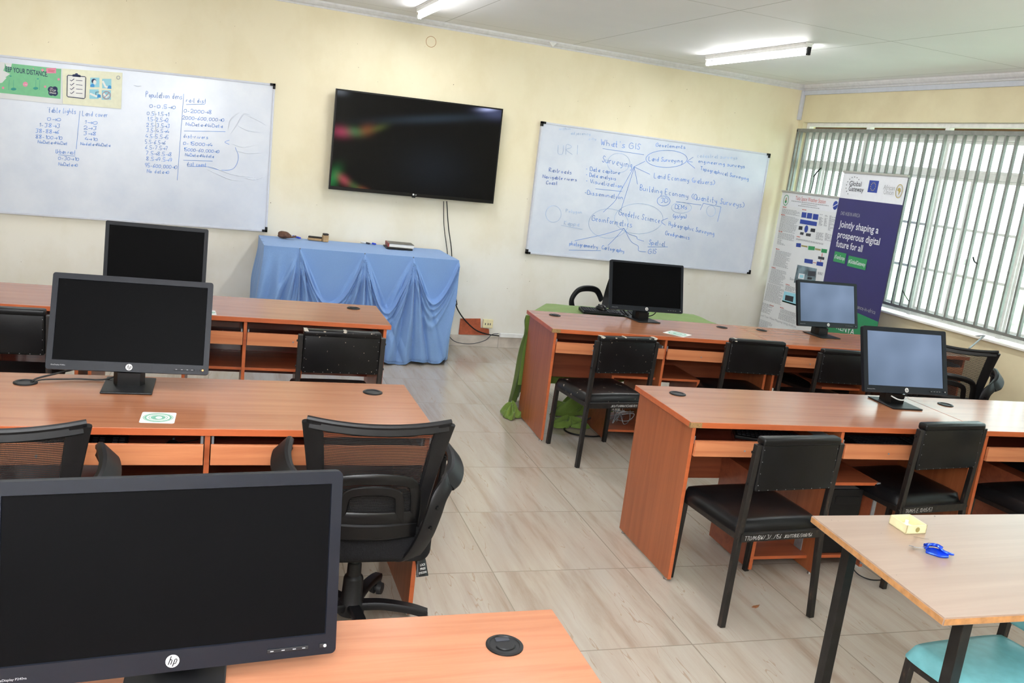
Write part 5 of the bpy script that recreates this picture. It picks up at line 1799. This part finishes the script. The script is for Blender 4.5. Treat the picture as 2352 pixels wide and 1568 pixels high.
# swivel armchair behind the green table, facing the room
t = thing('office_armchair', 'black office armchair with a looped armrest between the green table and the front wall', 'office chair', (-2.27, -.80, 0), R(122), 'black armchair at the front wall')
m_ = MB()
m_.grid(13, 15, lambda i, j: ((i * 2 - 1) * (.20 + .035 * math.sin(j * PI * .9)), -.22 - .12 * j - .03 * math.sin(j * PI) + .03 * (i * 2 - 1) ** 2, .50 + .37 * j))
bm_ = m_.bm
g_ = bmesh.ops.solidify(bm_, geom=bm_.faces[:], thickness=.05)
m_.build('backrest', 'vinyl', t, True)
m_ = MB(); m_.box(-.24, .24, -.22, .24, .42, .51, .035, 0, None, 4); m_.build('seat', 'vinyl', t, True)
for s_ in (-1, 1):
    m_ = MB(); m_.band([(s_ * .25, -.27, .60), (s_ * .275, -.20, .69), (s_ * .285, -.05, .715), (s_ * .285, .10, .70), (s_ * .28, .19, .62), (s_ * .265, .16, .52), (s_ * .235, .08, .44)], .055, .026, (s_, 0, 0.25)); m_.build('armrest', 'plastic', t, True)
m_ = MB(); m_.cyl((0, 0, .10), (0, 0, .43), .025); m_.build('gas_lift', 'plastic', t, True)
m_ = MB()
for k in range(5):
    a = R(20 + 72 * k); d = Vector((math.cos(a), math.sin(a), 0)); m_.band([d * .02 + Vector((0, 0, .10)), d * .15 + Vector((0, 0, .095)), d * .29 + Vector((0, 0, .065))], .045, .03, (0, 0, 1))
sb = m_.build('star_base', 'plastic', t, True)
for k in range(5):
    a = R(20 + 72 * k); d = Vector((math.cos(a), math.sin(a), 0)) * .28; n_ = Vector((-math.sin(a), math.cos(a), 0))
    m_ = MB(); m_.cyl(d + n_ * .022 + Vector((0, 0, .026)), d - n_ * .022 + Vector((0, 0, .026)), .026); m_.build('caster', 'castor_rubber', sb, True)

# ================================================================ cloth-covered tables
random.seed(3)
# ---- blue cloth with pinned swags
X0, X1, YF, YBk, ZT = -5.294, -3.690, -.715, -.03, .905
def sstep(a, b, x):
    t = max(0.0, min(1.0, (x - a) / (b - a)))
    return t * t * (3 - 2 * t)
t = thing('cloth_covered_table', 'table against the front wall completely draped in pale blue cloth', 'table', ((X0 + X1) / 2, (YF + YBk) / 2, 0))
cx_, cy_ = (X0 + X1) / 2, (YF + YBk) / 2
m_ = MB(); m_.box(X0 + .02 - cx_, X1 - .02 - cx_, YF + .03 - cy_, YBk - cy_, ZT - .03, ZT - .006, .002); m_.build('table_top', 'inner', t)
for sx_ in (-1, 1):
    for yy in (YF + .12, YBk - .06):
        m_ = MB(); m_.box(sx_ * .72 - .02, sx_ * .72 + .02, yy - cy_ - .02, yy - cy_ + .02, 0, ZT - .03, .002); m_.build('leg', 'steel_black', t)
PINS = [(X0, 0.0), (-5.016, .0), (-4.496, 0), (-4.088, 0), (X1, 0)]
SAG = [.0, .43, .455, .36]
def frontD(x, z):
    d = ZT - z
    # which swag
    for k in range(4):
        a, b = PINS[k][0], PINS[k + 1][0]
        if x <= b or k == 3:
            break
    tt = max(0, min(1, (x - a) / (b - a)))
    D = 0.0
    if k == 0:
        D += .022 * sstep(.0, .35, d) * (1 + .9 * math.sin(x * 62 + 1.0 + d * 2)) + .03 * d
    else:
        u = SAG[k] * (1 - abs(2 * tt - 1) ** 1.8)
        below = d - u
        fade = math.sin(PI * tt) ** .4
        D += .034 * sstep(-.012, .024, below)
        for c0, w0, a0 in ((.020, .015, .038), (.064, .017, .032), (.125, .026, .026), (.21, .035, .018)):
            D += a0 * math.exp(-((below - c0 * (.35 + .65 * fade)) / (w0 * (.5 + .5 * fade))) ** 2) * (.4 + .6 * fade)
        D += .030 * sstep(0.05, .5, below)
        D += .007 * sstep(.1, .3, below) * math.sin(x * 31 + below * 6)
    # pleats fanning from each pin
    for px_, _ in PINS[1:-1]:
        r = math.hypot(x - px_, d) + 1e-6
        th = math.atan2(x - px_, d + .02)
        if abs(th) < .46:
            win_ = math.cos(th / .46 * PI / 2) ** .8
            D += win_ * sstep(.01, .22, d) * (.040 + .030 * (abs(math.cos(th * 19 + .4)) * 2 - 1) * sstep(.03, .3, r) + .006 * math.cos(th * 71 + 1))
    return D * sstep(0, .05, d)
def frontP(i, j):
    z = ZT * (1 - j)
    x = X0 + (X1 - X0) * i
    d = ZT - z
    D = frontD(x, z)
    fl_ = (i - .5) * 2
    xo = x + (.0 if fl_ > 0 else -.05 * abs(fl_) ** 6 * sstep(0, .6, d)) - (.05 * max(0, fl_) ** 4 * sstep(.2, 1, d / ZT))
    zz = z
    if j > .97:
        D -= .01
        zz = max(z, .004)
    hem = .012 * (1 + math.sin(x * 17)) + .03 * max(0, fl_) ** 8
    zz = zz + hem * sstep(.85, 1, j)
    return (xo - cx_, YF - D - cy_, zz)
m_ = MB()
m_.grid(461, 250, frontP)
m_.grid(60, 20, lambda i, j: (X0 + (X1 - X0) * i - cx_, YF + (YBk - YF) * j - cy_, ZT + .003 * math.sin(i * 21) * math.sin(j * 9) * .5))
for xs, sg in ((X0, -1), (X1, 1)):
    def side(i, j, xs=xs, sg=sg):
        d = ZT * j
        y_ = YF + (YBk - YF) * i
        k = sstep(0, .4, d) * (.030 + .020 * math.sin(i * 22 + 1 + d * 2))
        fx = -.05 if sg < 0 else -.05
        ox = (sg * k * sstep(0, .12, i)) + (-.05 * sstep(0, .6, d) * (1 - i) ** 6 if sg < 0 else -.05 * sstep(.2, 1, j) * (1 - i) ** 4)
        yo = -frontD(xs, ZT - d) * (1 - i) ** 8
        return (xs + ox - cx_, y_ + yo - cy_, max(.006, ZT - d))
    m_.grid(50, 60, side)
bmesh.ops.remove_doubles(m_.bm, verts=m_.bm.verts, dist=.0008)
m_.build('blue_cloth', 'bluecloth', t, True, autos=70)
m_ = MB()
for px_ in (-5.016, -4.496, -4.088):
    m_.cyl((px_ - cx_, YF - cy_ + .0, ZT - .004), (px_ - cx_, YF - cy_ - .010, ZT - .006), .005, .003, 12)
m_.build('drawing_pin', 'chrome', t)

# ---- green cloth on the low table behind the right front row
gx0, gx1, gy0, gy1, gz1 = -3.555, -1.9, -2.07, -1.50, .715
ga = -.062
t = thing('green_cloth_table', 'low table covered with an olive green cloth behind the right front desk', 'table', (gx0, gy0, 0), ga)
m_ = MB(); m_.prism([(.03, .02, gz1 - .03), (1.62, .02, gz1 - .03), (1.62, .56, gz1 - .03), (.36, .56, gz1 - .03)], (0, 0, .024)); m_.build('table_top', 'inner', t)
for xx, yy in ((.08, .06), (1.56, .06), (.40, .52), (1.56, .52)):
    m_ = MB(); m_.box(xx - .018, xx + .018, yy - .018, yy + .018, 0, gz1 - .03, .002); m_.build('leg', 'steel_black', t)
m_ = MB()
gx_ = lambda j: .0 + .345 * j
m_.grid(40, 16, lambda i, j: (gx_(j) + (1.65 - gx_(j)) * i, .585 * j, gz1 + .002 * math.sin(i * 30) * math.sin(j * 14)))
def gl(i, j):
    d = (gz1 - .03) * j
    o = .008 + .022 * sstep(0, .5, j) * (.7 + .5 * math.sin(i * 13 + .5)) + .014 * math.sin(i * 30 + j * 3) * sstep(0, .3, j) + .040 * j ** 1.5
    ox = o * sstep(0, .06, j)
    return (gx_(i) - ox * .86 - .02 * j * (1 - i) ** 3, .585 * i + ox * .5 - .12 * (1 - i) ** 2 * sstep(0, .2, j) + .02 * math.sin(j * 7) * (1 - i), gz1 - d)
m_.grid(70, 60, gl)
m_.grid(90, 40, lambda i, j: (1.65 * i, -(.008 + .010 * math.sin(i * 70) * j + .006 * j), gz1 - (gz1 - .20 - .12 * i) * j))
bmesh.ops.remove_doubles(m_.bm, verts=m_.bm.verts, dist=.0008)
m_.build('green_cloth', 'greencloth', t, True, autos=70)
def bunch(cx, cy, r, hh, seed, sx_=1, sy_=1):
    rr = random.Random(seed)
    ph = [rr.uniform(0, 6.28) for _ in range(8)]
    mm = MB()
    def f(i, j):
        a = i * 2 * PI; q = j
        k = 1 + .25 * math.sin(a * 3 + ph[0]) + .14 * math.sin(a * 5 + ph[1] + q * 3) + .07 * math.sin(a * 11 + ph[2] + q * 7)
        rad = r * math.sin(min(1, q * 1.02) * PI * .5) ** .8 * k
        z = hh * (1 - q) ** .7 * (1 + .35 * math.sin(a * 4 + ph[3] + q * 9) + .25 * math.sin(a * 9 + ph[4] + q * 5)) + .006
        return (cx + rad * math.cos(a) * sx_, cy + rad * math.sin(a) * sy_, max(.004, z))
    mm.grid(72, 22, f)
    bmesh.ops.remove_doubles(mm.bm, verts=mm.bm.verts, dist=.0006)
    return mm
loc_ = lambda X_: (Matrix.Translation((gx0, gy0, 0)) @ Matrix.Rotation(ga, 4, 'Z')).inverted() @ Vector(X_)
p = loc_((-3.640, -2.225, 0)); bunch(p.x, p.y, .066, .075, 4, .95, 1.15).build('cloth_bunch', 'greencloth', t, True, autos=80)
p = loc_((-3.28, -2.42, 0)); bunch(p.x, p.y, .10, .05, 9, 1.3, .8).build('cloth_bunch', 'greencloth', t, True, autos=80)
p = loc_((-3.05, -2.12, 0)); bunch(p.x, p.y, .15, .12, 12, 1.5, .7).build('cloth_bunch', 'greencloth', t, True, autos=80)

# ================================================================ things on the blue table
ZB = ZT + .004
def blob(mm, c, r, seed, amp=.2, sub=3):
    rr = random.Random(seed)
    res = bmesh.ops.create_icosphere(mm.bm, subdivisions=sub, radius=1.0)
    ph = [Vector((rr.uniform(-3, 3), rr.uniform(-3, 3), rr.uniform(-3, 3))) for _ in range(5)]
    for v in res['verts']:
        k = 1 + amp * sum(math.sin(v.co.dot(q) * 1.6) for q in ph) / 3
        v.co = Vector(c) + Vector((v.co.x * r[0] * k, v.co.y * r[1] * k, max(v.co.z * r[2] * k, -r[2])))
    return res
p = on(648, 541, 'z', ZB)
t = thing('leather_cap', 'crumpled brown leather pouch on the left end of the blue table', 'pouch', (p.x, min(p.y, -.16), ZB))
m_ = MB(); blob(m_, (0, 0, .030), (.055, .045, .030), 3, .25); m_.build('pouch_body', 'brown_leather', t, True)
m_ = MB(); m_.band([(.03, -.02, .012), (.065, -.03, .020), (.095, -.03, .030)], .045, .010, (0, 0, 1)); m_.build('flap', 'brown_leather', t, True)
def pen(u, v, deg, body, capm, label, L=.11):
    p = on(u, v, 'z', ZB + .008)
    t = thing('marker_pen', label, 'marker pen', (p.x, min(p.y, -.06), ZB + .008), R(deg), 'marker pens on the blue table')
    m_ = MB(); m_.cyl((-L / 2, 0, 0), (L * .16, 0, 0), .008); m_.build('barrel', body, t, True)
    m_ = MB(); m_.cyl((L * .16, 0, 0), (L / 2, 0, 0), .0088, .0075); m_.build('cap', capm, t, True)
pen(680, 543, -62, 'blue_plastic', 'blue_plastic', 'blue capped marker pen beside the brown pouch')
pen(829, 550, -58, 'white_plastic', 'printdark', 'black capped marker pen near the middle of the blue table')
pen(842, 551, -55, 'white_plastic', 'blue_plastic', 'white marker pen with a blue cap near the middle of the blue table')
p = on(711, 539, 'z', ZB)
t = thing('board_duster', 'flat wooden board duster lying felt side up on the blue table', 'board duster', (p.x, -.12, ZB), R(-14), 'wooden board dusters')
m_ = MB(); m_.box(-.06, .06, -.022, .022, .0, .020, .003); m_.build('wooden_block', 'duster_wood', t)
m_ = MB(); m_.box(-.058, .058, -.021, .021, .0205, .034, .004); m_.build('felt_pad', 'felt', t)
p = on(732, 541, 'z', ZB)
t = thing('board_duster', 'wooden board duster standing on end right of the flat one', 'board duster', (p.x, -.16, ZB), R(10), 'wooden board dusters')
m_ = MB(); m_.box(-.024, .024, -.022, .022, .0, .055, .003); m_.build('wooden_block', 'duster_wood', t)
m_ = MB(); m_.box(-.022, .024, -.021, .021, .0555, .072, .006); m_.build('felt_pad', 'felt', t)
a = on(878, 560, 'z', ZB); b = on(934, 565, 'z', ZB)
cxy = ((a.x + b.x) / 2, -.20)
t = thing('notebook', 'thin black notebook lying under the grey hardcover book', 'notebook', (cxy[0] - .02, cxy[1] - .02, ZB), R(-3))
m_ = MB(); m_.box(-.115, .115, -.10, .10, 0, .012, .002); m_.build('cover', 'plastic', t)
t = thing('hardcover_book', 'thick grey hardcover book with red tape on its spine, on the blue table', 'book', (cxy[0], cxy[1], ZB + .0125), R(-4))
m_ = MB(); m_.box(-.108, .112, -.088, .095, .003, .030, .001); m_.build('pages', 'paper', t)
m_ = MB(); m_.box(-.114, .114, -.092, .10, .030, .0335, .001); m_.box(-.114, .114, -.092, .10, .0, .003, .001); m_.build('cover', 'bookcover', t)
m_ = MB(); m_.box(-.118, -.105, -.092, .10, .0, .0345, .003); m_.build('spine', 'redtape', t)

# ================================================================ keyboards, mice, computers
def keyboard(loc, deg, label, group='black keyboards'):
    t = thing('keyboard', label, 'keyboard', loc, R(deg), group)
    m_ = MB(); vs_ = m_.box(-.22, .22, -.075, .075, 0, .016, .004)
    for v in vs_:
        if v.is_valid and v.co.z > .008:
            v.co.z += (v.co.y + .075) * .07
    m_.build('keyboard_body', 'plastic', t)
    m_ = MB()
    for r_ in range(6):
        for c_ in range(20):
            if r_ == 0 and 4 <= c_ < 9:
                continue
            if c_ in (14, 17) and r_ != 9:
                if c_ == 14 or c_ == 17:
                    continue
            x_ = -.208 + c_ * .0212; y_ = -.062 + r_ * .0215
            z_ = .017 + (y_ + .075) * .07
            m_.box(x_, x_ + .018, y_, y_ + .018, z_, z_ + .006, .0015, seg=1)
    m_.box(-.208 + 4 * .0212, -.208 + 9 * .0212 - .003, -.062, -.044, .018, .024, .0015, seg=1)
    kk = m_.build('keys', 'plastic_dull', t); kk['kind'] = 'stuff'
    return t
def mouse(loc, deg, label):
    t = thing('computer_mouse', label, 'computer mouse', loc, R(deg), 'black computer mice')
    m_ = MB(); res = bmesh.ops.create_icosphere(m_.bm, subdivisions=4, radius=1.0)
    for v in res['verts']:
        z_ = v.co.z
        v.co = Vector((v.co.x * .031 * (1 - .12 * v.co.y), v.co.y * .056, max(0, z_) * .036 * (1 - .2 * v.co.y) + .002 + min(0, z_) * .002))
    m_.build('mouse_body', 'glossblack', t, True)
    m_ = MB(); m_.cyl((-.003, .028, .030), (.003, .028, .030), .008, seg=18); m_.build('scroll_wheel', 'castor_rubber', t, True)
    m_ = MB(); m_.tube([(0, .054, .008), (.02, .08, .004), (.05, .10, .003), (.07, .12, .003)], .0022); m_.build('mouse_cord', 'plastic', t, True)
    return t
GZ = gz1 + .003
kq = on(1397, 717, 'z', GZ + .015)
keyboard((kq.x, kq.y - .0, GZ + .002), -9, 'black keyboard on the green table, left of the monitor stand')
pk = on(1381, 706, 'z', .79)
mq = on(1381, 706, 'z', GZ + .045)
mouse((mq.x, mq.y, GZ + .030), 20, 'dark rounded mouse resting on the keyboard of the green table')
def tray(dk, side):
    """local x centre of a keyboard tray"""
    return .042 + (DW / 2 - .054) / 2 if side == 0 else DW / 2 + .012 + (DW / 2 - .057) / 2
TZ = .6285
p = at(dL2, tray(dL2, 0), .12, TZ + .037); keyboard((p.x - .09, p.y, p.z), -1, 'black keyboard in the drawer slot of the left middle desk')
p = at(dL2, .70, .07, TZ + .037); mouse(p, -8, 'black mouse in the drawer slot of the left middle desk')
p = at(dL1, .70, .08, TZ + .001); mouse(p, 5, 'black mouse in the drawer slot of the left front desk')
p = at(dR2, tray(dR2, 1), .16, TZ + .001); keyboard(p, -3, 'black keyboard in the right drawer slot of the right middle desk')
p = at(dR2, .60, .19, TZ + .001); keyboard((p.x, p.y, p.z), -28, 'black keyboard lying askew in the left drawer slot of the right middle desk')
t = thing('tower_computer', 'black and grey tower computer standing in the compartment behind the nearest black chair', 'computer', at(dR2, .985, .11, .082), R(-3))
m_ = MB(); m_.box(-.085, .085, .012, .36, 0, .33, .003); m_.build('metal_case', 'grey_metal', t)
m_ = MB(); m_.box(-.088, .088, -.004, .014, 0, .334, .004)
m_.box(-.07, .07, -.007, -.002, .26, .30, .002); m_.build('front_panel', 'plastic', t)
t = thing('desktop_computer', 'flat black desktop computer on the compartment shelf at the right edge of the photo', 'computer', at(dR2b, DW / 2 - .06, .12, .462), R(-3))
m_ = MB(); m_.box(-.17, .17, 0, .33, 0, .10, .006); m_.build('metal_case', 'plastic', t)
m_ = MB(); m_.box(-.165, .165, -.008, .001, .005, .095, .003); m_.box(-.10, .06, -.010, -.007, .06, .075, .001); m_.build('front_panel', 'glossblack', t)
m_ = MB(); m_.cyl((-.12, -.0085, .03), (-.12, -.011, .03), .004); m_.cyl((-.10, -.0085, .045), (-.10, -.011, .045), .004); m_.build('port', 'chrome', t)
m_ = MB(); m_.box(.10, .135, -.0095, -.0075, .03, .07); m_.build('yellow_sticker', 'printstar', t)
cable('thin black cable looped on the floor under the right middle desk', [at(dR2, 1.05, .10, .10), at(dR2, 1.04, .02, .03), at(dR2, 1.10, -.03, .006), at(dR2, 1.22, -.02, .006), at(dR2, 1.30, .08, .006)], .003, name='floor_cable')
cable('black cable curling on the floor under the right front desk near the green cloth', [at(dR1, .50, .36, .08), at(dR1, .38, .36, .02), at(dR1, .28, .30, .006), at(dR1, .30, .20, .006), at(dR1, .42, .15, .006), at(dR1, .55, .17, .01)], .006, name='floor_cable')
m_ = MB()
rr = random.Random(8)
base = at(dR1, DW / 2 - .17, .22, .09)
for k in range(7):
    m_.tube([base + Vector((rr.uniform(-.09, .09), rr.uniform(-.06, .06), rr.uniform(.0, .12))) for _ in range(5)], .0032, 6)
tag(m_.build('cable_tangle', 'grey_metal', None, True), 'tangle of thin grey wires in the compartment under the right front desk', 'cable')

# ================================================================ pale table at the bottom right
A = Vector((-3.837, -5.629, 0)); B = Vector((-3.920, -6.286, 0)); ex_ = Vector((math.cos(R(-2.8)), math.sin(R(-2.8)), 0))
t = thing('pale_table', 'pale wood topped table with chipped edges and black steel legs at the bottom right', 'table', (-3.3, -5.95, 0))
o = Vector((-3.3, -5.95, 0))
Cc, Dd = B + ex_ * 1.25, A + ex_ * 1.25
m_ = MB()
rim = [A, B, Cc, Dd]
m_.prism([q_ - o + Vector((0, 0, .726)) for q_ in rim], (0, 0, .024), 1)
m_.bm.normal_update()
for f in m_.bm.faces:
    if f.normal.z > .9:
        f.material_index = 0
bmesh.ops.bevel(m_.bm, geom=[e for e in m_.bm.edges], offset=.003, segments=2, affect='EDGES')
m_.build('table_top', ['paletop', 'paleedge'], t)
L4 = [Vector((-3.735, -5.725, 0)), Vector((-3.762, -6.215, 0)), Vector((-2.70, -6.262, 0)), Vector((-2.67, -5.77, 0))]
for q_ in L4:
    m_ = MB(); m_.box(q_.x - o.x - .018, q_.x - o.x + .018, q_.y - o.y - .018, q_.y - o.y + .018, 0, .726, .002); m_.build('leg', 'steel_black', t)
m_ = MB()
for a, b, z_ in ((0, 1, .71), (1, 2, .71), (2, 3, .71), (3, 0, .71), (0, 1, .10), (2, 3, .10)):
    m_.bar(L4[a] - o + Vector((0, 0, z_)), L4[b] - o + Vector((0, 0, z_)), .025, .028, .002)
m_.build('leg_frame', 'steel_black', t)
P_ = [on(u, v, 'z', .7505) for u, v in ((2041, 1201), (2080, 1227), (2126, 1225))]
e1_ = (P_[2] - P_[1]); W1 = e1_.length; e1_.normalize(); e2_ = (P_[0] - P_[1]); W2 = e2_.length; e2_.normalize()
t = thing('socket_box', 'empty cream plastic socket box with a round side hole on the pale table', 'socket box', P_[1])
m_ = MB()
hh = .030
def pt(a, b, z_):
    return e1_ * a + e2_ * b + Vector((0, 0, z_))
w_ = .003
for a0, a1, b0, b1 in ((0, W1, 0, w_), (0, W1, W2 - w_, W2), (0, w_, 0, W2), (W1 - w_, W1, 0, W2)):
    m_.prism([pt(a0, b0, 0), pt(a1, b0, 0), pt(a1, b1, 0), pt(a0, b1, 0)], (0, 0, hh))
m_.prism([pt(0, 0, 0), pt(W1, 0, 0), pt(W1, W2, 0), pt(0, W2, 0)], (0, 0, .003))
m_.build('box_shell', 'cream_plastic', t)
m_ = MB()
for a, b in ((.3, .35), (.62, .7)):
    c_ = pt(W1 * a, W2 * b, .003); m_.cyl(c_, c_ + Vector((0, 0, .018)), .006, seg=14)
m_.prism([pt(W1 * .45, W2 * .40, .003), pt(W1 * .8, W2 * .45, .003), pt(W1 * .75, W2 * .85, .003), pt(W1 * .4, W2 * .8, .003)], (0, 0, .004))
m_.build('screw_post', 'white_plastic', t)
m_ = MB(); c_ = pt(W1 * .55, -.0006, .015); n_ = e1_.cross(Vector((0, 0, 1))).normalized()
disc2(m_, (0, 0), .009, .009, lambda a, b: c_ + e1_ * a + Vector((0, 0, b))); m_.build('cable_hole', 'printolive', t, recalc=False)
p = on(2146, 1270, 'z', .7505)
t = thing('foil_wrapper', 'crumpled shiny blue foil wrapper on the pale table', 'wrapper', p)
m_ = MB()
m_.band([(-.032, .002, .010), (-.018, .006, .024), (.000, .004, .027), (.016, -.004, .018), (.030, -.010, .012), (.042, -.004, .010)], lambda k: .022 + .016 * k + .003 * math.sin(k * 23), .007, (.2, .3, 1))
m_.band([(-.030, -.008, .008), (-.008, -.014, .010), (.014, -.016, .008), (.034, -.022, .010)], lambda k: .020 + .012 * math.sin(k * 3.1), .008, (0, -.5, 1))
m_.tube([(-.030, .008, .018), (-.012, .016, .020), (.008, .012, .022), (.022, .004, .018)], .006)
m_.build('foil_body', 'foil', t, True, autos=25)
m_ = MB(); m_.band([(-.034, 0, .012), (-.050, .004, .008), (-.062, .010, .006), (-.072, .004, .010)], .014, .002, (0, .3, 1)); m_.build('twisted_end', 'grey_metal', t, True)
t.rotation_euler = (0, 0, R(-28))
p = on(1735, 1394, 'z', .0)
m_ = MB(); m_.prism([(-.02, 0, .001), (-.005, .010, .001), (.012, .006, .004), (.020, .0, .010), (.010, -.006, .003), (-.004, -.010, .001)], (0, 0, .0015))
o_ = m_.build('dry_leaf', 'leaf_dry'); o_.location = p
tag(o_, 'tiny dry brown leaf on the floor between the nearest black chair and the pale table', 'leaf')
# small marks left on the pale table top
m_ = MB()
for u, v, r in ((2147, 1185, .003), (1910, 1194, .0015), (1925, 1196, .0012), (2024, 1224, .0012), (2059, 1320, .0012)):
    q_ = on(u, v, 'z', .7512) - o; disc2(m_, (q_.x, q_.y), r, r, lambda a, b: Vector((a, b, .7512)), 0, 10)
a = on(2098, 1232, 'z', .7512) - o; b = on(2134, 1238, 'z', .7512) - o
stroke(m_, [(a.x, a.y), (b.x, b.y)], lambda a_, b_: Vector((a_, b_, .7512)), .0018)
pt_ = [c for c in bpy.data.objects if c.name == 'pale_table'][0]
m_.build('scratch_mark', 'printdark', pt_, recalc=False)
bpy.context.view_layer.update()
import OpenImageIO as oiio,sys,numpy as np
b=oiio.ImageBuf('/workdir/render_main.png');a=b.get_pixels(oiio.FLOAT)[...,:3]
k=a.shape[1]/2352
for nm,u,v in [('floor',1130,1230),('floor far',1080,930),('wall top',900,40+40),('wall mid',1180,200),('wall low',1120,650),('wall L',60,560),('deskL3',1000,1480),('deskL2',600,930),('deskR2',1700,930),('deskR2R',2300,940),('side R2',1500,1120),('seat R2a',1750,1170),('back R2a',1830,1060),('bezelC',200,1100),('screenC',300,1300),('screenB',300,740),('bezelB',300,640),('scrD',1490,650),('scrF',2080,830),('scrE',1900,700),('ceil',1500,60),('ceilR',2100,100),('boardL',500,450),('boardR',1500,600),('blue top',800,555),('blue flat',760,620),('green top',1290,703),('pale',2100,1330),('paleR',2330,1230),('turq',2250,1520),('wallR up',2100,230),('wallR low',2330,880),('purple',2000,680),('lipL2',600,1045),('lipR2',1660,1020),('tv',950,350),('win',2200,520),('cornice',1500,140)]:
    x,y=int(u*k),int(v*k);c=a[y-2:y+3,x-2:x+3].mean((0,1))*255
    print('%-10s'%nm,(u,v),c.round().astype(int))
